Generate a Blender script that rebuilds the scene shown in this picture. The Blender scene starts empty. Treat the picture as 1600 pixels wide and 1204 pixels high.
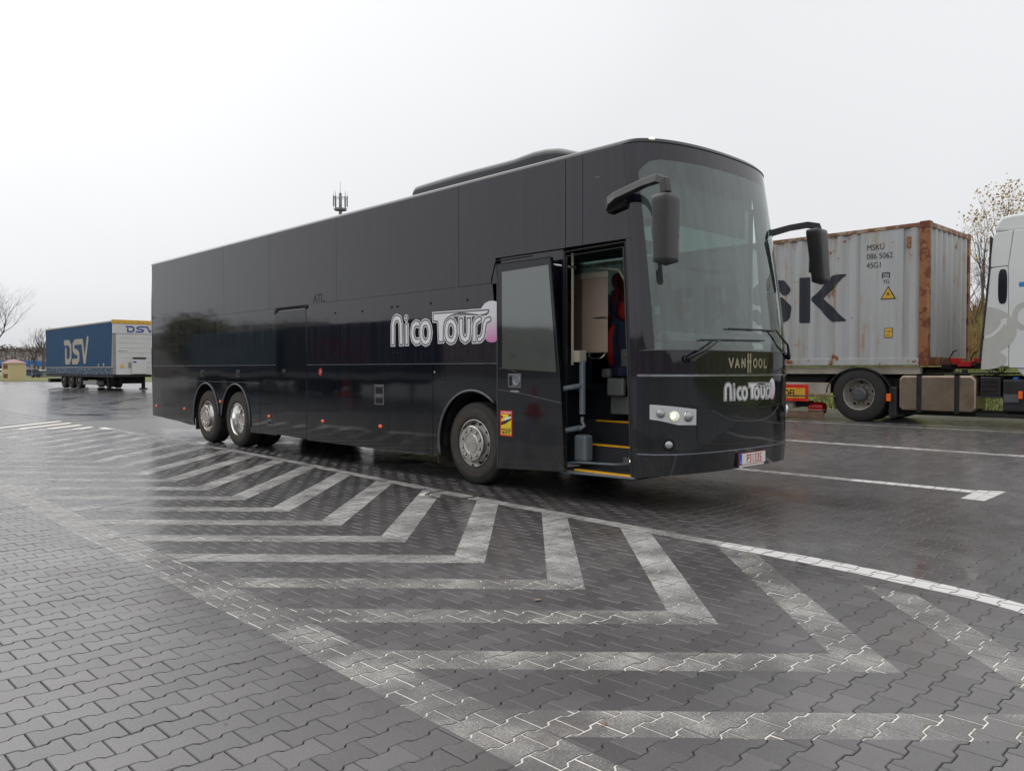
import bpy, bmesh, math, random
import numpy as np
from mathutils import Vector, Matrix, Euler
R = math.radians
rnd = random.Random(7)
S = bpy.context.scene
COL = S.collection

# ------------------------------------------------------------------ camera, world, sun
A = R(43.70563); PITCH = R(1.14576)
cam = bpy.data.cameras.new('camera'); camo = bpy.data.objects.new('camera', cam); COL.objects.link(camo)
camo.location = (7.5896, -6.5966, 1.45)
fw = Vector((-math.cos(A)*math.cos(PITCH), math.sin(A)*math.cos(PITCH), -math.sin(PITCH)))
camo.rotation_euler = fw.to_track_quat('-Z', 'Y').to_euler()
cam.sensor_width = 36; cam.lens = 36*1250/1600
cam.clip_end = 2000; cam.clip_start = .05
S.camera = camo

W = bpy.data.worlds.new('World'); S.world = W; W.use_nodes = True
def setup_world():
    nt = W.node_tree; n = nt.nodes; l = nt.links
    bg = n['Background']; bg.inputs[1].default_value = .1
    sky = n.new('ShaderNodeTexSky'); sky.sky_type = 'NISHITA'; sky.sun_disc = False
    sky.sun_elevation = R(38); sky.sun_rotation = R(-90); sky.dust_density = 6; sky.air_density = 1.2
    hs = n.new('ShaderNodeHueSaturation'); hs.inputs['Saturation'].default_value = .2
    l.new(sky.outputs[0], hs.inputs['Color'])
    tc = n.new('ShaderNodeTexCoord'); sp = n.new('ShaderNodeSeparateXYZ'); l.new(tc.outputs['Generated'], sp.inputs[0])
    cr = n.new('ShaderNodeValToRGB'); cr.color_ramp.interpolation = 'EASE'
    e = cr.color_ramp.elements
    e[0].position = 0; e[0].color = (.545, .556, .575, 1)
    e[1].position = 1; e[1].color = (1, 1, 1, 1)
    m = e.new(.10); m.color = (.625, .632, .65, 1)
    m = e.new(.42); m.color = (.675, .682, .70, 1)
    l.new(sp.outputs['Z'], cr.inputs[0])
    nz = n.new('ShaderNodeTexNoise'); nz.inputs['Scale'].default_value = 1.3; nz.inputs['Detail'].default_value = 3; nz.inputs['Roughness'].default_value = .45
    l.new(tc.outputs['Generated'], nz.inputs['Vector'])
    mr = n.new('ShaderNodeMapRange'); mr.inputs[1].default_value = .3; mr.inputs[2].default_value = .7; mr.inputs[3].default_value = .935; mr.inputs[4].default_value = 1.045
    l.new(nz.outputs[0], mr.inputs[0])
    # the veiled sun brightens the cloud ahead and to the left
    dt = n.new('ShaderNodeVectorMath'); dt.operation = 'DOT_PRODUCT'; l.new(tc.outputs['Generated'], dt.inputs[0]); dt.inputs[1].default_value = Vector((-.62, .05, .78)).normalized()
    gl = n.new('ShaderNodeMapRange'); gl.inputs[1].default_value = .64; gl.inputs[2].default_value = 1.0; gl.inputs[3].default_value = 1.0; gl.inputs[4].default_value = 1.30; l.new(dt.outputs['Value'], gl.inputs[0])
    mm = n.new('ShaderNodeMath'); mm.operation = 'MULTIPLY'; l.new(mr.outputs[0], mm.inputs[0]); l.new(gl.outputs[0], mm.inputs[1]); mr = mm
    ms = n.new('ShaderNodeVectorMath'); ms.operation = 'SCALE'; l.new(cr.outputs[0], ms.inputs[0]); l.new(mr.outputs[0], ms.inputs['Scale'])
    m2 = n.new('ShaderNodeVectorMath'); m2.operation = 'SCALE'; m2.inputs['Scale'].default_value = 13.2; l.new(ms.outputs[0], m2.inputs[0])
    mx = n.new('ShaderNodeMix'); mx.data_type = 'RGBA'; mx.inputs[0].default_value = .93
    l.new(hs.outputs[0], mx.inputs[6]); l.new(m2.outputs[0], mx.inputs[7]); l.new(mx.outputs[2], bg.inputs[0])
setup_world()
sun = bpy.data.lights.new('sun', 'SUN'); suno = bpy.data.objects.new('sun', sun); COL.objects.link(suno)
sun.energy = .7; sun.angle = R(60); sun.color = (1, .98, .95)
suno.rotation_euler = Vector((.95, .15, -1)).to_track_quat('-Z', 'Y').to_euler()
S.view_settings.view_transform = 'Standard'; S.view_settings.look = 'None'
S.view_settings.exposure = 0; S.view_settings.gamma = 1
S.render.engine = 'CYCLES'

# ------------------------------------------------------------------ materials
MATS = {}
def newmat(name):
    m = bpy.data.materials.new(name); m.use_nodes = True; MATS[name] = m
    return m, m.node_tree.nodes, m.node_tree.links, m.node_tree.nodes['Principled BSDF']
def pos_noise(n, l, scale, detail=3, rough=.55, vec=None, sc3=None, obj=False):
    t = n.new('ShaderNodeTexNoise'); t.inputs['Scale'].default_value = scale; t.inputs['Detail'].default_value = detail; t.inputs['Roughness'].default_value = rough
    if vec is None:
        if obj: vec = n.new('ShaderNodeTexCoord').outputs['Object']
        else: vec = n.new('ShaderNodeNewGeometry').outputs['Position']
    if sc3:
        mp = n.new('ShaderNodeMapping'); mp.inputs['Scale'].default_value = sc3; l.new(vec, mp.inputs[0]); vec = mp.outputs[0]
    l.new(vec, t.inputs['Vector']); return t.outputs[0]
def mrange(n, l, s, a, b, c, d):
    m = n.new('ShaderNodeMapRange'); l.new(s, m.inputs[0])
    for i, v in enumerate((a, b, c, d)): m.inputs[i+1].default_value = v
    return m.outputs[0]
def mixc(n, l, fac, a, b):
    m = n.new('ShaderNodeMix'); m.data_type = 'RGBA'
    if hasattr(fac, 'links'): l.new(fac, m.inputs[0])
    else: m.inputs[0].default_value = fac
    for i, v in ((6, a), (7, b)):
        if hasattr(v, 'links'): l.new(v, m.inputs[i])
        else: m.inputs[i].default_value = (*v, 1)
    return m.outputs[2]
def math_(n, l, op, a, b=None):
    m = n.new('ShaderNodeMath'); m.operation = op
    for i, v in ((0, a), (1, b)):
        if v is None: continue
        if hasattr(v, 'links'): l.new(v, m.inputs[i])
        else: m.inputs[i].default_value = v
    return m.outputs[0]
def bump(n, l, p, h, strength=.2, dist=.01):
    b = n.new('ShaderNodeBump'); b.inputs['Strength'].default_value = strength; b.inputs['Distance'].default_value = dist
    l.new(h, b.inputs['Height']); l.new(b.outputs[0], p.inputs['Normal'])
def simple(name, col, rough=.5, metal=0, var=.15, scale=6, spec=.5, ior=1.5, emit=None, bmp=0, coat=0):
    m, n, l, p = newmat(name)
    nz = pos_noise(n, l, scale, 4, .6)
    k = 1-var; k2 = 1+var
    c = mixc(n, l, mrange(n, l, nz, .3, .7, 0, 1), tuple(v*k for v in col), tuple(min(1, v*k2) for v in col))
    l.new(c, p.inputs['Base Color'])
    l.new(mrange(n, l, nz, .3, .7, max(.02, rough*.85), min(1, rough*1.15)), p.inputs['Roughness'])
    p.inputs['Metallic'].default_value = metal; p.inputs['IOR'].default_value = ior; p.inputs['Specular IOR Level'].default_value = spec
    p.inputs['Coat Weight'].default_value = coat
    if emit: p.inputs['Emission Color'].default_value = (*emit[0], 1); p.inputs['Emission Strength'].default_value = emit[1]
    if bmp: bump(n, l, p, pos_noise(n, l, scale*5, 3), bmp, .005)
    return m

def paint_black():
    # glossy black coach paint: long faint panel waves, road film that runs down in streaks
    m, n, l, p = newmat('paint_black')
    film = pos_noise(n, l, 1.0, 5, .6, sc3=(26, 26, 1.4))
    big = pos_noise(n, l, .7, 3)
    f2 = math_(n, l, 'MULTIPLY', mrange(n, l, film, .42, .75, 0, 1), mrange(n, l, big, .35, .7, .25, 1))
    gz = n.new('ShaderNodeNewGeometry').outputs['Position']; sz = n.new('ShaderNodeSeparateXYZ'); l.new(gz, sz.inputs[0])
    spray = math_(n, l, 'MULTIPLY', mrange(n, l, sz.outputs['Z'], 1.05, .30, 0, 1), mrange(n, l, pos_noise(n, l, 5, 5, .7, sc3=(1, 1, .5)), .36, .72, .05, .8))
    l.new(mixc(n, l, spray, mixc(n, l, f2, (.004, .006, .009), (.009, .012, .018)), (.040, .036, .031)), p.inputs['Base Color'])
    l.new(mrange(n, l, f2, 0, 1, .045, .07), p.inputs['Roughness'])
    p.inputs['IOR'].default_value = 1.52; p.inputs['Specular IOR Level'].default_value = .5
    w = pos_noise(n, l, 1.1, 1.5, .4); bump(n, l, p, w, .10, .035)
    return m
paint_black()
def glass_black():
    m, n, l, p = newmat('glass_black')
    film = pos_noise(n, l, 1.0, 4, .55, sc3=(17, 17, .7))
    l.new(mixc(n, l, mrange(n, l, film, .4, .75, 0, 1), (.005, .005, .011), (.016, .015, .027)), p.inputs['Base Color'])
    l.new(mrange(n, l, film, .4, .75, .03, .05), p.inputs['Roughness'])
    p.inputs['IOR'].default_value = 1.62
    bump(n, l, p, pos_noise(n, l, .8, 1.2, .4), .06, .03)
    return m
glass_black()
def rear_glass():
    m, n, l, p = newmat('glass_green')
    film = pos_noise(n, l, 1.0, 4, .6, sc3=(18, 18, 1.2))
    l.new(mixc(n, l, mrange(n, l, film, .4, .75, 0, 1), (.008, .013, .017), (.020, .028, .036)), p.inputs['Base Color'])
    l.new(mrange(n, l, film, .4, .75, .03, .1), p.inputs['Roughness'])
    p.inputs['IOR'].default_value = 1.6
    return m
rear_glass()
def clear_glass(name, tint, ior, haze, hazecol):
    m, n, l, p = newmat(name); n.remove(p)
    out = n['Material Output']
    tr = n.new('ShaderNodeBsdfTransparent'); tr.inputs[0].default_value = (*tint, 1)
    gl = n.new('ShaderNodeBsdfGlossy'); gl.inputs['Roughness'].default_value = .03; gl.inputs[0].default_value = (.95, 1, .98, 1)
    fr = n.new('ShaderNodeFresnel'); fr.inputs[0].default_value = ior
    df = n.new('ShaderNodeBsdfDiffuse'); df.inputs[0].default_value = (*hazecol, 1)
    m0 = n.new('ShaderNodeMixShader'); l.new(mrange(n, l, pos_noise(n, l, 1, 4, sc3=(14, 14, 1.3)), .35, .75, haze*.5, haze*1.8), m0.inputs[0])
    l.new(tr.outputs[0], m0.inputs[1]); l.new(df.outputs[0], m0.inputs[2])
    m1 = n.new('ShaderNodeMixShader'); l.new(fr.outputs[0], m1.inputs[0]); l.new(m0.outputs[0], m1.inputs[1]); l.new(gl.outputs[0], m1.inputs[2])
    l.new(m1.outputs[0], out.inputs[0])
    return m
clear_glass('windscreen_glass', (.55, .70, .66), 1.95, .08, (.34, .47, .44))
clear_glass('tinted_glass', (.33, .42, .40), 1.5, .12, (.3, .38, .36))
def door_glass():
    m, n, l, p = newmat('door_glass')
    l.new(mixc(n, l, pos_noise(n, l, 1.2, 3), (.022, .036, .034), (.034, .052, .048)), p.inputs['Base Color'])
    p.inputs['Roughness'].default_value = .04; p.inputs['IOR'].default_value = 2.35
door_glass()

def wet_paver(name, dark=False, far=False, joint=False):
    m, n, l, p = newmat(name)
    geo = n.new('ShaderNodeNewGeometry'); pos = geo.outputs['Position']
    oi = n.new('ShaderNodeObjectInfo').outputs['Random']
    at = n.new('ShaderNodeAttribute'); at.attribute_name = 'tone'
    tone = math_(n, l, 'FRACT', math_(n, l, 'ADD', at.outputs['Fac'], oi))
    patch = pos_noise(n, l, .38, 4, .6, vec=pos)
    patch2 = pos_noise(n, l, 1.7, 4, .6, vec=pos)
    grain = pos_noise(n, l, 130, 4, .75, vec=pos)
    speck = pos_noise(n, l, 210, 1, .5, vec=pos)
    if joint: c0, c1 = (.030, .028, .026), (.055, .050, .046)
    elif far: c0, c1 = (.075, .074, .078), (.105, .104, .108)
    else: c0, c1 = (.102, .096, .097), (.150, .142, .144)
    base = mixc(n, l, mrange(n, l, patch, .35, .68, 0, 1), c0, c1)
    if not joint:
        base = mixc(n, l, math_(n, l, 'MULTIPLY', tone, .25 if not far else .05), base, (.175, .165, .166))
        tv = n.new('ShaderNodeVectorMath'); tv.operation = 'SCALE'; l.new(base, tv.inputs[0]); l.new(mrange(n, l, math_(n, l, 'FRACT', math_(n, l, 'MULTIPLY', tone, 7.31)), 0, 1, .80, 1.16) if not far else mrange(n, l, patch2, 0, 1, .9, 1.1), tv.inputs['Scale']); base = tv.outputs[0]
        base = mixc(n, l, mrange(n, l, patch2, .55, .75, 0, .35), base, (.060, .054, .050))
        base = mixc(n, l, mrange(n, l, pos_noise(n, l, .9, 4, .65, vec=pos, sc3=(1, .6, 1)), .58, .74, 0, .55), base, (.105, .078, .056))
        base = mixc(n, l, mrange(n, l, grain, .35, .72, 0, .55), base, (.050, .046, .047))
        base = mixc(n, l, mrange(n, l, speck, .68, .76, 0, .75 if not far else 0), base, (.36, .34, .32))
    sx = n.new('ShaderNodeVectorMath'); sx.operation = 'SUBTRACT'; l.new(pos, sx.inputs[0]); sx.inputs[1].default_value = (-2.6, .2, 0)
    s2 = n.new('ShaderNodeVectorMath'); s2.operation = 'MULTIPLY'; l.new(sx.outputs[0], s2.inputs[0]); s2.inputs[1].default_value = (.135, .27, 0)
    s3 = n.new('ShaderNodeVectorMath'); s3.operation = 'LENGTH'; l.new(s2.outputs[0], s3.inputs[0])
    coach_dark = mrange(n, l, math_(n, l, 'ADD', s3.outputs['Value'], math_(n, l, 'MULTIPLY', math_(n, l, 'SUBTRACT', patch, .5), 1.6)), .55, 1.25, .62, 0)  # the coach's dark reflection on wet paving, painted into the base colour
    base = mixc(n, l, coach_dark, base, (.030, .027, .026))
    l.new(base, p.inputs['Base Color'])
    # wetness: thin films of standing water between damp areas
    wet = pos_noise(n, l, .30, 5, .62, vec=pos, sc3=(1, 1.3, 1))
    puddle = mrange(n, l, wet, .55, .64, 0, 1)
    ro = mixc(n, l, puddle, (.19, .19, .19), (.07, .07, .07))
    ro2 = math_(n, l, 'ADD', ro, mrange(n, l, patch2, .3, .7, -.03, .10))
    if joint: ro2 = math_(n, l, 'MAXIMUM', ro2, .35)
    l.new(ro2, p.inputs['Roughness'])
    p.inputs['IOR'].default_value = 1.5
    h = math_(n, l, 'MULTIPLY', grain, mrange(n, l, puddle, 0, 1, 1, .15))
    bump(n, l, p, h, .22, .003)
    if far: bump(n, l, p, pos_noise(n, l, 6, 4, vec=pos), .08, .01)
    return m
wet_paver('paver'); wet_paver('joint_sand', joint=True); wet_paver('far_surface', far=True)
def road_paint(name, lo, hi, col=(.62, .60, .57), scale=60, floor=0):
    # worn thermoplastic paint: covers where the noise says it survived
    m, n, l, p = newmat(name)
    geo = n.new('ShaderNodeNewGeometry').outputs['Position']
    g = pos_noise(n, l, scale, 5, .75, vec=geo); b = pos_noise(n, l, 2.2, 4, .6, vec=geo)
    s = math_(n, l, 'ADD', math_(n, l, 'MULTIPLY', g, .52), math_(n, l, 'MULTIPLY', b, .48))
    al = mrange(n, l, s, lo, hi, floor, 1)
    l.new(al, p.inputs['Alpha'])
    l.new(mixc(n, l, b, tuple(v*.75 for v in col), col), p.inputs['Base Color'])
    p.inputs['Roughness'].default_value = .45
    m.blend_method = 'HASHED' if hasattr(m, 'blend_method') else m.blend_method
    return m
road_paint('paint_worn', .46, .68, (.56, .54, .51), 110, .10)
road_paint('paint_half', .40, .60, (.56, .55, .53), 80, .18)
road_paint('paint_border', .36, .70, (.52, .51, .49), 90, .15)
road_paint('paint_good', .20, .36, (.74, .73, .71), 40)
road_paint('paint_far', .44, .80, (.30, .30, .30), 8)
road_paint('paint_joint', .30, .42, (.88, .83, .76), 30)

simple('rubber', (.026, .024, .022), .75, var=.35, scale=9, bmp=.3)
simple('rubber_dusty', (.050, .042, .036), .85, var=.4, scale=9, bmp=.3)
simple('alloy', (.62, .61, .59), .24, 1, var=.12, scale=8)
simple('alloy_polished', (.80, .80, .79), .17, 1, var=.04)
simple('hub_metal', (.58, .56, .53), .28, .9, var=.2, scale=14)
simple('rim_dusty', (.30, .28, .24), .6, .2, var=.25, scale=12)
simple('dark_plastic', (.022, .022, .024), .42, var=.2)
simple('mirror_plastic', (.035, .034, .037), .38, var=.2, bmp=.05)
simple('chassis_black', (.014, .013, .012), .7, var=.4)
simple('void_dark', (.006, .006, .007), .9)
simple('seal_rubber', (.008, .008, .009), .6)
simple('trim_grey', (.10, .10, .11), .35, var=.1)
simple('orange_lens', (.75, .12, .015), .25, emit=((1, .16, .02), .12))
simple('red_lens', (.4, .01, .01), .25)
simple('yellow_nosing', (.85, .42, .01), .5, var=.08)
simple('step_rubber', (.025, .028, .034), .7, var=.25)
simple('wall_navy', (.022, .027, .038), .6)
simple('beige_locker', (.40, .31, .25), .5, var=.04)
simple('beige_light', (.46, .44, .35), .45, var=.05)
simple('grey_plastic', (.22, .235, .23), .45, var=.06)
simple('rail_grey', (.16, .19, .21), .35, var=.08)
simple('steel', (.55, .55, .56), .3, 1)
simple('seat_red', (.42, .012, .012), .75, var=.15, scale=20)
simple('seat_darkred', (.16, .012, .012), .8, var=.2, scale=20)
simple('seat_navy', (.02, .024, .07), .85, var=.4, scale=60)
simple('ceiling_grey', (.24, .27, .26), .7)
simple('dash_light', (.46, .50, .48), .5)
simple('dash_grey', (.10, .11, .11), .6)
simple('jacket_green', (.01, .07, .03), .8)
simple('card_blue', (.35, .5, .7), .5)
simple('white_vinyl', (.80, .80, .82), .3, var=.03)
simple('grey_vinyl', (.12, .12, .125), .35, var=.05)
simple('ghost_vinyl', (.004, .004, .005), .5, var=.05)
simple('emblem_metal', (.42, .38, .28), .3, .6)
simple('chrome_trim', (.30, .31, .36), .18, .8)
simple('lamp_housing', (.62, .63, .64), .3, .35, var=.05)
simple('lamp_lens', (.40, .41, .41), .06, .7, ior=1.6)
simple('lamp_lit', (.85, .88, .74), .2, emit=((.95, 1, .72), .28))
simple('lamp_reflector', (.8, .8, .8), .12, 1)
simple('marker_lit', (.9, .85, .6), .3, emit=((1, .92, .7), 2.0))
simple('plate_white', (.78, .78, .76), .35, var=.02)
simple('plate_red', (.50, .015, .02), .4)
simple('plate_blue', (.01, .08, .55), .35)
simple('sticker_red', (.72, .03, .02), .4)
simple('sticker_yellow', (.86, .62, .02), .4)
simple('black_print', (.012, .012, .014), .5)
simple('iron_cast', (.05, .042, .036), .6, .3, var=.4, scale=25, bmp=.4)
def capsule_pink():
    m, n, l, p = newmat('capsule_pink')
    g = n.new('ShaderNodeNewGeometry').outputs['Position']; s = n.new('ShaderNodeSeparateXYZ'); l.new(g, s.inputs[0])
    l.new(mixc(n, l, mrange(n, l, s.outputs['Z'], 1.80, 2.12, 0, 1), (.62, .22, .45), (.76, .75, .80)), p.inputs['Base Color'])
    p.inputs['Roughness'].default_value = .35
capsule_pink()
def capsule_front():
    m, n, l, p = newmat('capsule_front')
    g = n.new('ShaderNodeNewGeometry').outputs['Position']; s = n.new('ShaderNodeSeparateXYZ'); l.new(g, s.inputs[0])
    l.new(mixc(n, l, mrange(n, l, s.outputs['Z'], 1.10, 1.32, 0, 1), (.62, .34, .55), (.78, .77, .80)), p.inputs['Base Color'])
    p.inputs['Roughness'].default_value = .35
capsule_front()
def rusty(name, base, amt, rustcol=(.30, .105, .03)):
    m, n, l, p = newmat(name)
    geo = n.new('ShaderNodeNewGeometry').outputs['Position']
    sp = n.new('ShaderNodeSeparateXYZ'); l.new(geo, sp.inputs[0])
    streak = pos_noise(n, l, 1, 5, .65, vec=geo, sc3=(7, 7, .55))
    spot = pos_noise(n, l, 3.2, 5, .72, vec=geo)
    edge_t = mrange(n, l, sp.outputs['Z'], 3.85, 4.16, 0, .060)
    edge_b = mrange(n, l, sp.outputs['Z'], 1.95, 1.55, 0, .07)
    s = math_(n, l, 'ADD', math_(n, l, 'ADD', spot, edge_t), edge_b)
    r1 = mrange(n, l, s, amt, amt+.035, 0, 1)
    s2 = math_(n, l, 'ADD', streak, math_(n, l, 'MULTIPLY', math_(n, l, 'SUBTRACT', spot, .5), .5))
    r2 = mrange(n, l, s2, amt-.05, amt+.06, 0, .70)
    grime = mixc(n, l, mrange(n, l, streak, .35, .7, 0, 1), base, tuple(v*k for v, k in zip(base, (.80, .80, .74))))
    c = mixc(n, l, r2, grime, (.40, .23, .10))
    dk = mixc(n, l, pos_noise(n, l, 30, 3, vec=geo), tuple(v*.45 for v in rustcol), rustcol)
    l.new(mixc(n, l, r1, c, dk), p.inputs['Base Color'])
    p.inputs['Roughness'].default_value = .6
    bump(n, l, p, spot, .2, .01)
    return m
rusty('container_grey', (.46, .465, .475), .632)
rusty('container_post', (.30, .12, .05), .50, (.22, .06, .02))
rusty('container_rail', (.36, .30, .23), .52, (.28, .12, .06))
rusty('container_paint', (.020, .023, .036), .70)
simple('container_print', (.03, .032, .04), .6)
simple('chassis_beige', (.36, .32, .27), .6, var=.25, scale=3)
simple('chassis_red', (.20, .02, .02), .6, var=.3)
simple('wood_plank', (.20, .12, .08), .8, var=.3)
simple('tank_metal', (.42, .33, .25), .34, .75, var=.14, scale=4)
simple('cab_white', (.72, .735, .725), .25, var=.03, scale=2, coat=.4)
simple('cab_print', (.50, .50, .47), .35, var=.04)
simple('blue_cap', (.02, .2, .7), .4)
simple('cab_blue', (.02, .25, .6), .4)
simple('red_hose', (.5, .01, .01), .5)
def curtain():
    m, n, l, p = newmat('curtain_blue')
    nz = pos_noise(n, l, 1, 4, .6, sc3=(5, 5, .35))
    l.new(mixc(n, l, mrange(n, l, nz, .3, .7, 0, 1), (.003, .050, .125), (.006, .068, .16)), p.inputs['Base Color'])
    p.inputs['Roughness'].default_value = .65; p.inputs['Specular IOR Level'].default_value = .25; bump(n, l, p, nz, .35, .05)
curtain()
def skirt_pattern():
    m, n, l, p = newmat('skirt_pattern')
    nz = pos_noise(n, l, 1, 4, .6, sc3=(3.2, 3.2, 8))
    l.new(mixc(n, l, mrange(n, l, nz, .52, .58, 0, 1), (.010, .040, .085), (.16, .22, .27)), p.inputs['Base Color'])
    p.inputs['Roughness'].default_value = .6
skirt_pattern()
simple('curtain_cream', (.42, .37, .29), .6, var=.12, scale=2)
simple('dsv_blue', (.03, .045, .26), .4)
simple('trailer_yellow', (.68, .40, .04), .5, var=.15)
simple('trailer_white', (.62, .62, .60), .45, var=.06, scale=2)
simple('trailer_grey', (.28, .27, .26), .5, var=.1)
simple('roof_tarp', (.42, .40, .36), .7)
simple('grass_far', (.13, .145, .035), .95, var=.35, scale=1.2, bmp=.5)
simple('grass_blade', (.115, .13, .03), .8, var=.45, scale=4)
simple('weed_brown', (.26, .16, .06), .85, var=.4, scale=5)
simple('bark', (.085, .075, .068), .9, var=.25, scale=20)
simple('bark_light', (.13, .11, .10), .9, var=.25, scale=20)
simple('leaf_yellow', (.50, .34, .11), .8, var=.4, scale=3)
simple('leaf_olive', (.24, .19, .08), .8, var=.4, scale=3)
simple('wood_far', (.14, .118, .105), 1, var=.35, scale=.12)
simple('hill_ground', (.115, .098, .085), 1, var=.3, scale=.05)
simple('building_cream', (.56, .47, .27), .8, var=.06)
simple('roof_pink', (.42, .25, .25), .8, var=.12)
simple('shutter_brown', (.16, .055, .04), .7, var=.3)
simple('canopy_blue', (.02, .13, .42), .5)
simple('brick_red', (.25, .07, .05), .8, var=.2)
simple('white_cloth', (.75, .75, .74), .6)
simple('car_blue', (.03, .06, .12), .25, coat=.5)
simple('car_white', (.7, .7, .7), .3, coat=.5)
simple('car_red', (.3, .04, .03), .3)
simple('window_dark', (.02, .025, .03), .1)
simple('mast_grey', (.20, .20, .18), .6)
simple('cone_red', (.65, .04, .02), .5)

# ------------------------------------------------------------------ mesh helpers
class MB:
    def __init__(s): s.v = []; s.f = []
    def add(s, vs, fs):
        o = len(s.v); s.v += [tuple(v) for v in vs]; s.f += [tuple(i+o for i in f) for f in fs]; return s
    def box(s, x0, x1, y0, y1, z0, z1):
        return s.add([(x0,y0,z0),(x1,y0,z0),(x1,y1,z0),(x0,y1,z0),(x0,y0,z1),(x1,y0,z1),(x1,y1,z1),(x0,y1,z1)],
                     [(0,3,2,1),(4,5,6,7),(0,1,5,4),(1,2,6,5),(2,3,7,6),(3,0,4,7)])
    def prism(s, poly, ax, a, b):
        # poly in the plane normal to axis ax; 'y': (x,z), 'x': (y,z), 'z': (x,y)
        def P(p, t): return {'y': (p[0], t, p[1]), 'x': (t, p[0], p[1]), 'z': (p[0], p[1], t)}[ax]
        n = len(poly); o = len(s.v)
        s.v += [P(p, a) for p in poly]+[P(p, b) for p in poly]
        s.f.append(tuple(o+i for i in range(n))[::-1]); s.f.append(tuple(o+n+i for i in range(n)))
        for i in range(n): j = (i+1) % n; s.f.append((o+i, o+j, o+n+j, o+n+i))
        return s
    def tube(s, pts, r, n=8, closed=False, flat=None):
        pts = [Vector(p) for p in pts]; rs = r if isinstance(r, (list, tuple)) else [r]*len(pts)
        o = len(s.v); k = len(pts); prev = None
        for i, p in enumerate(pts):
            d = (pts[min(i+1, k-1)]-pts[max(i-1, 0)])
            if d.length < 1e-9: d = Vector((0, 0, 1))
            d.normalize()
            up = Vector((0, 0, 1)) if abs(d.z) < .9 else Vector((1, 0, 0))
            a = d.cross(up).normalized() if prev is None else (prev-d*prev.dot(d)).normalized()
            prev = a; b = d.cross(a)
            for q in range(n):
                t = 2*math.pi*(q+.5)/n
                s.v.append(tuple(p+(a*math.cos(t)+b*math.sin(t)*(flat or 1))*rs[i]))
        for i in range(k-1):
            for q in range(n):
                s.f.append((o+i*n+q, o+i*n+(q+1) % n, o+(i+1)*n+(q+1) % n, o+(i+1)*n+q))
        s.f.append(tuple(o+q for q in range(n))[::-1]); s.f.append(tuple(o+(k-1)*n+q for q in range(n)))
        return s
    def lathe(s, prof, c, ax='y', n=40, cap0=False, cap1=False, sgn=1, sc=(1, 1)):
        # prof: (radius, offset along axis)
        o = len(s.v); c = Vector(c)
        for (r, h) in prof:
            for q in range(n):
                t = 2*math.pi*q/n; u, w = r*math.cos(t)*sc[0], r*math.sin(t)*sc[1]
                d = {'y': (u, h*sgn, w), 'x': (h*sgn, u, w), 'z': (u, w, h*sgn)}[ax]
                s.v.append(tuple(c+Vector(d)))
        for i in range(len(prof)-1):
            for q in range(n): s.f.append((o+i*n+q, o+i*n+(q+1) % n, o+(i+1)*n+(q+1) % n, o+(i+1)*n+q))
        if cap0: s.f.append(tuple(o+q for q in range(n)))
        if cap1: s.f.append(tuple(o+(len(prof)-1)*n+q for q in range(n)))
        return s
    def grid(s, P, nu, nv):
        o = len(s.v)
        for i in range(nu):
            for j in range(nv): s.v.append(tuple(P(i/(nu-1), j/(nv-1))))
        for i in range(nu-1):
            for j in range(nv-1): s.f.append((o+i*nv+j, o+(i+1)*nv+j, o+(i+1)*nv+j+1, o+i*nv+j+1))
        return s
    def mesh(s, name):
        me = bpy.data.meshes.new(name); me.from_pydata(s.v, [], s.f); me.update(); return me
    def build(s, name, mat, parent=None, smooth=False, bevel=0, seg=2, fix=True, **props):
        me = s.mesh(name)
        if fix:
            bm = bmesh.new(); bm.from_mesh(me); bmesh.ops.recalc_face_normals(bm, faces=bm.faces); bm.to_mesh(me); bm.free()
        me.materials.append(MATS[mat])
        o = bpy.data.objects.new(name, me); COL.objects.link(o)
        if parent: o.parent = parent
        if smooth:
            me.polygons.foreach_set('use_smooth', [True]*len(me.polygons))
            if smooth != 'all':
                me.set_sharp_from_angle(angle=R(35))
        if bevel:
            b = o.modifiers.new('bevel', 'BEVEL'); b.width = bevel; b.segments = seg; b.limit_method = 'ANGLE'; b.angle_limit = R(40)
        for k, v in props.items(): o[k] = v
        return o
def bx(name, mat, parent, x0, x1, y0, y1, z0, z1, bevel=0, **k): return MB().box(x0, x1, y0, y1, z0, z1).build(name, mat, parent, bevel=bevel, **k)
def thing(name, label, cat, loc=(0, 0, 0), group=None, rz=0):
    o = bpy.data.objects.new(name, None); COL.objects.link(o); o.location = loc; o.rotation_euler = (0, 0, rz)
    o.empty_display_size = .2
    tag(o, label, cat, group); return o
def tag(o, label, cat, group=None):
    o['label'] = label; o['category'] = cat
    if group: o['group'] = group
    return o
def struct(o): o['kind'] = 'structure'; return o
def children(o): return [c for c in bpy.data.objects if c.parent == o]
def copy_tree(o, parent=None):
    c = o.copy(); COL.objects.link(c); c.parent = parent
    for ch in children(o): copy_tree(ch, c)
    return c
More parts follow.
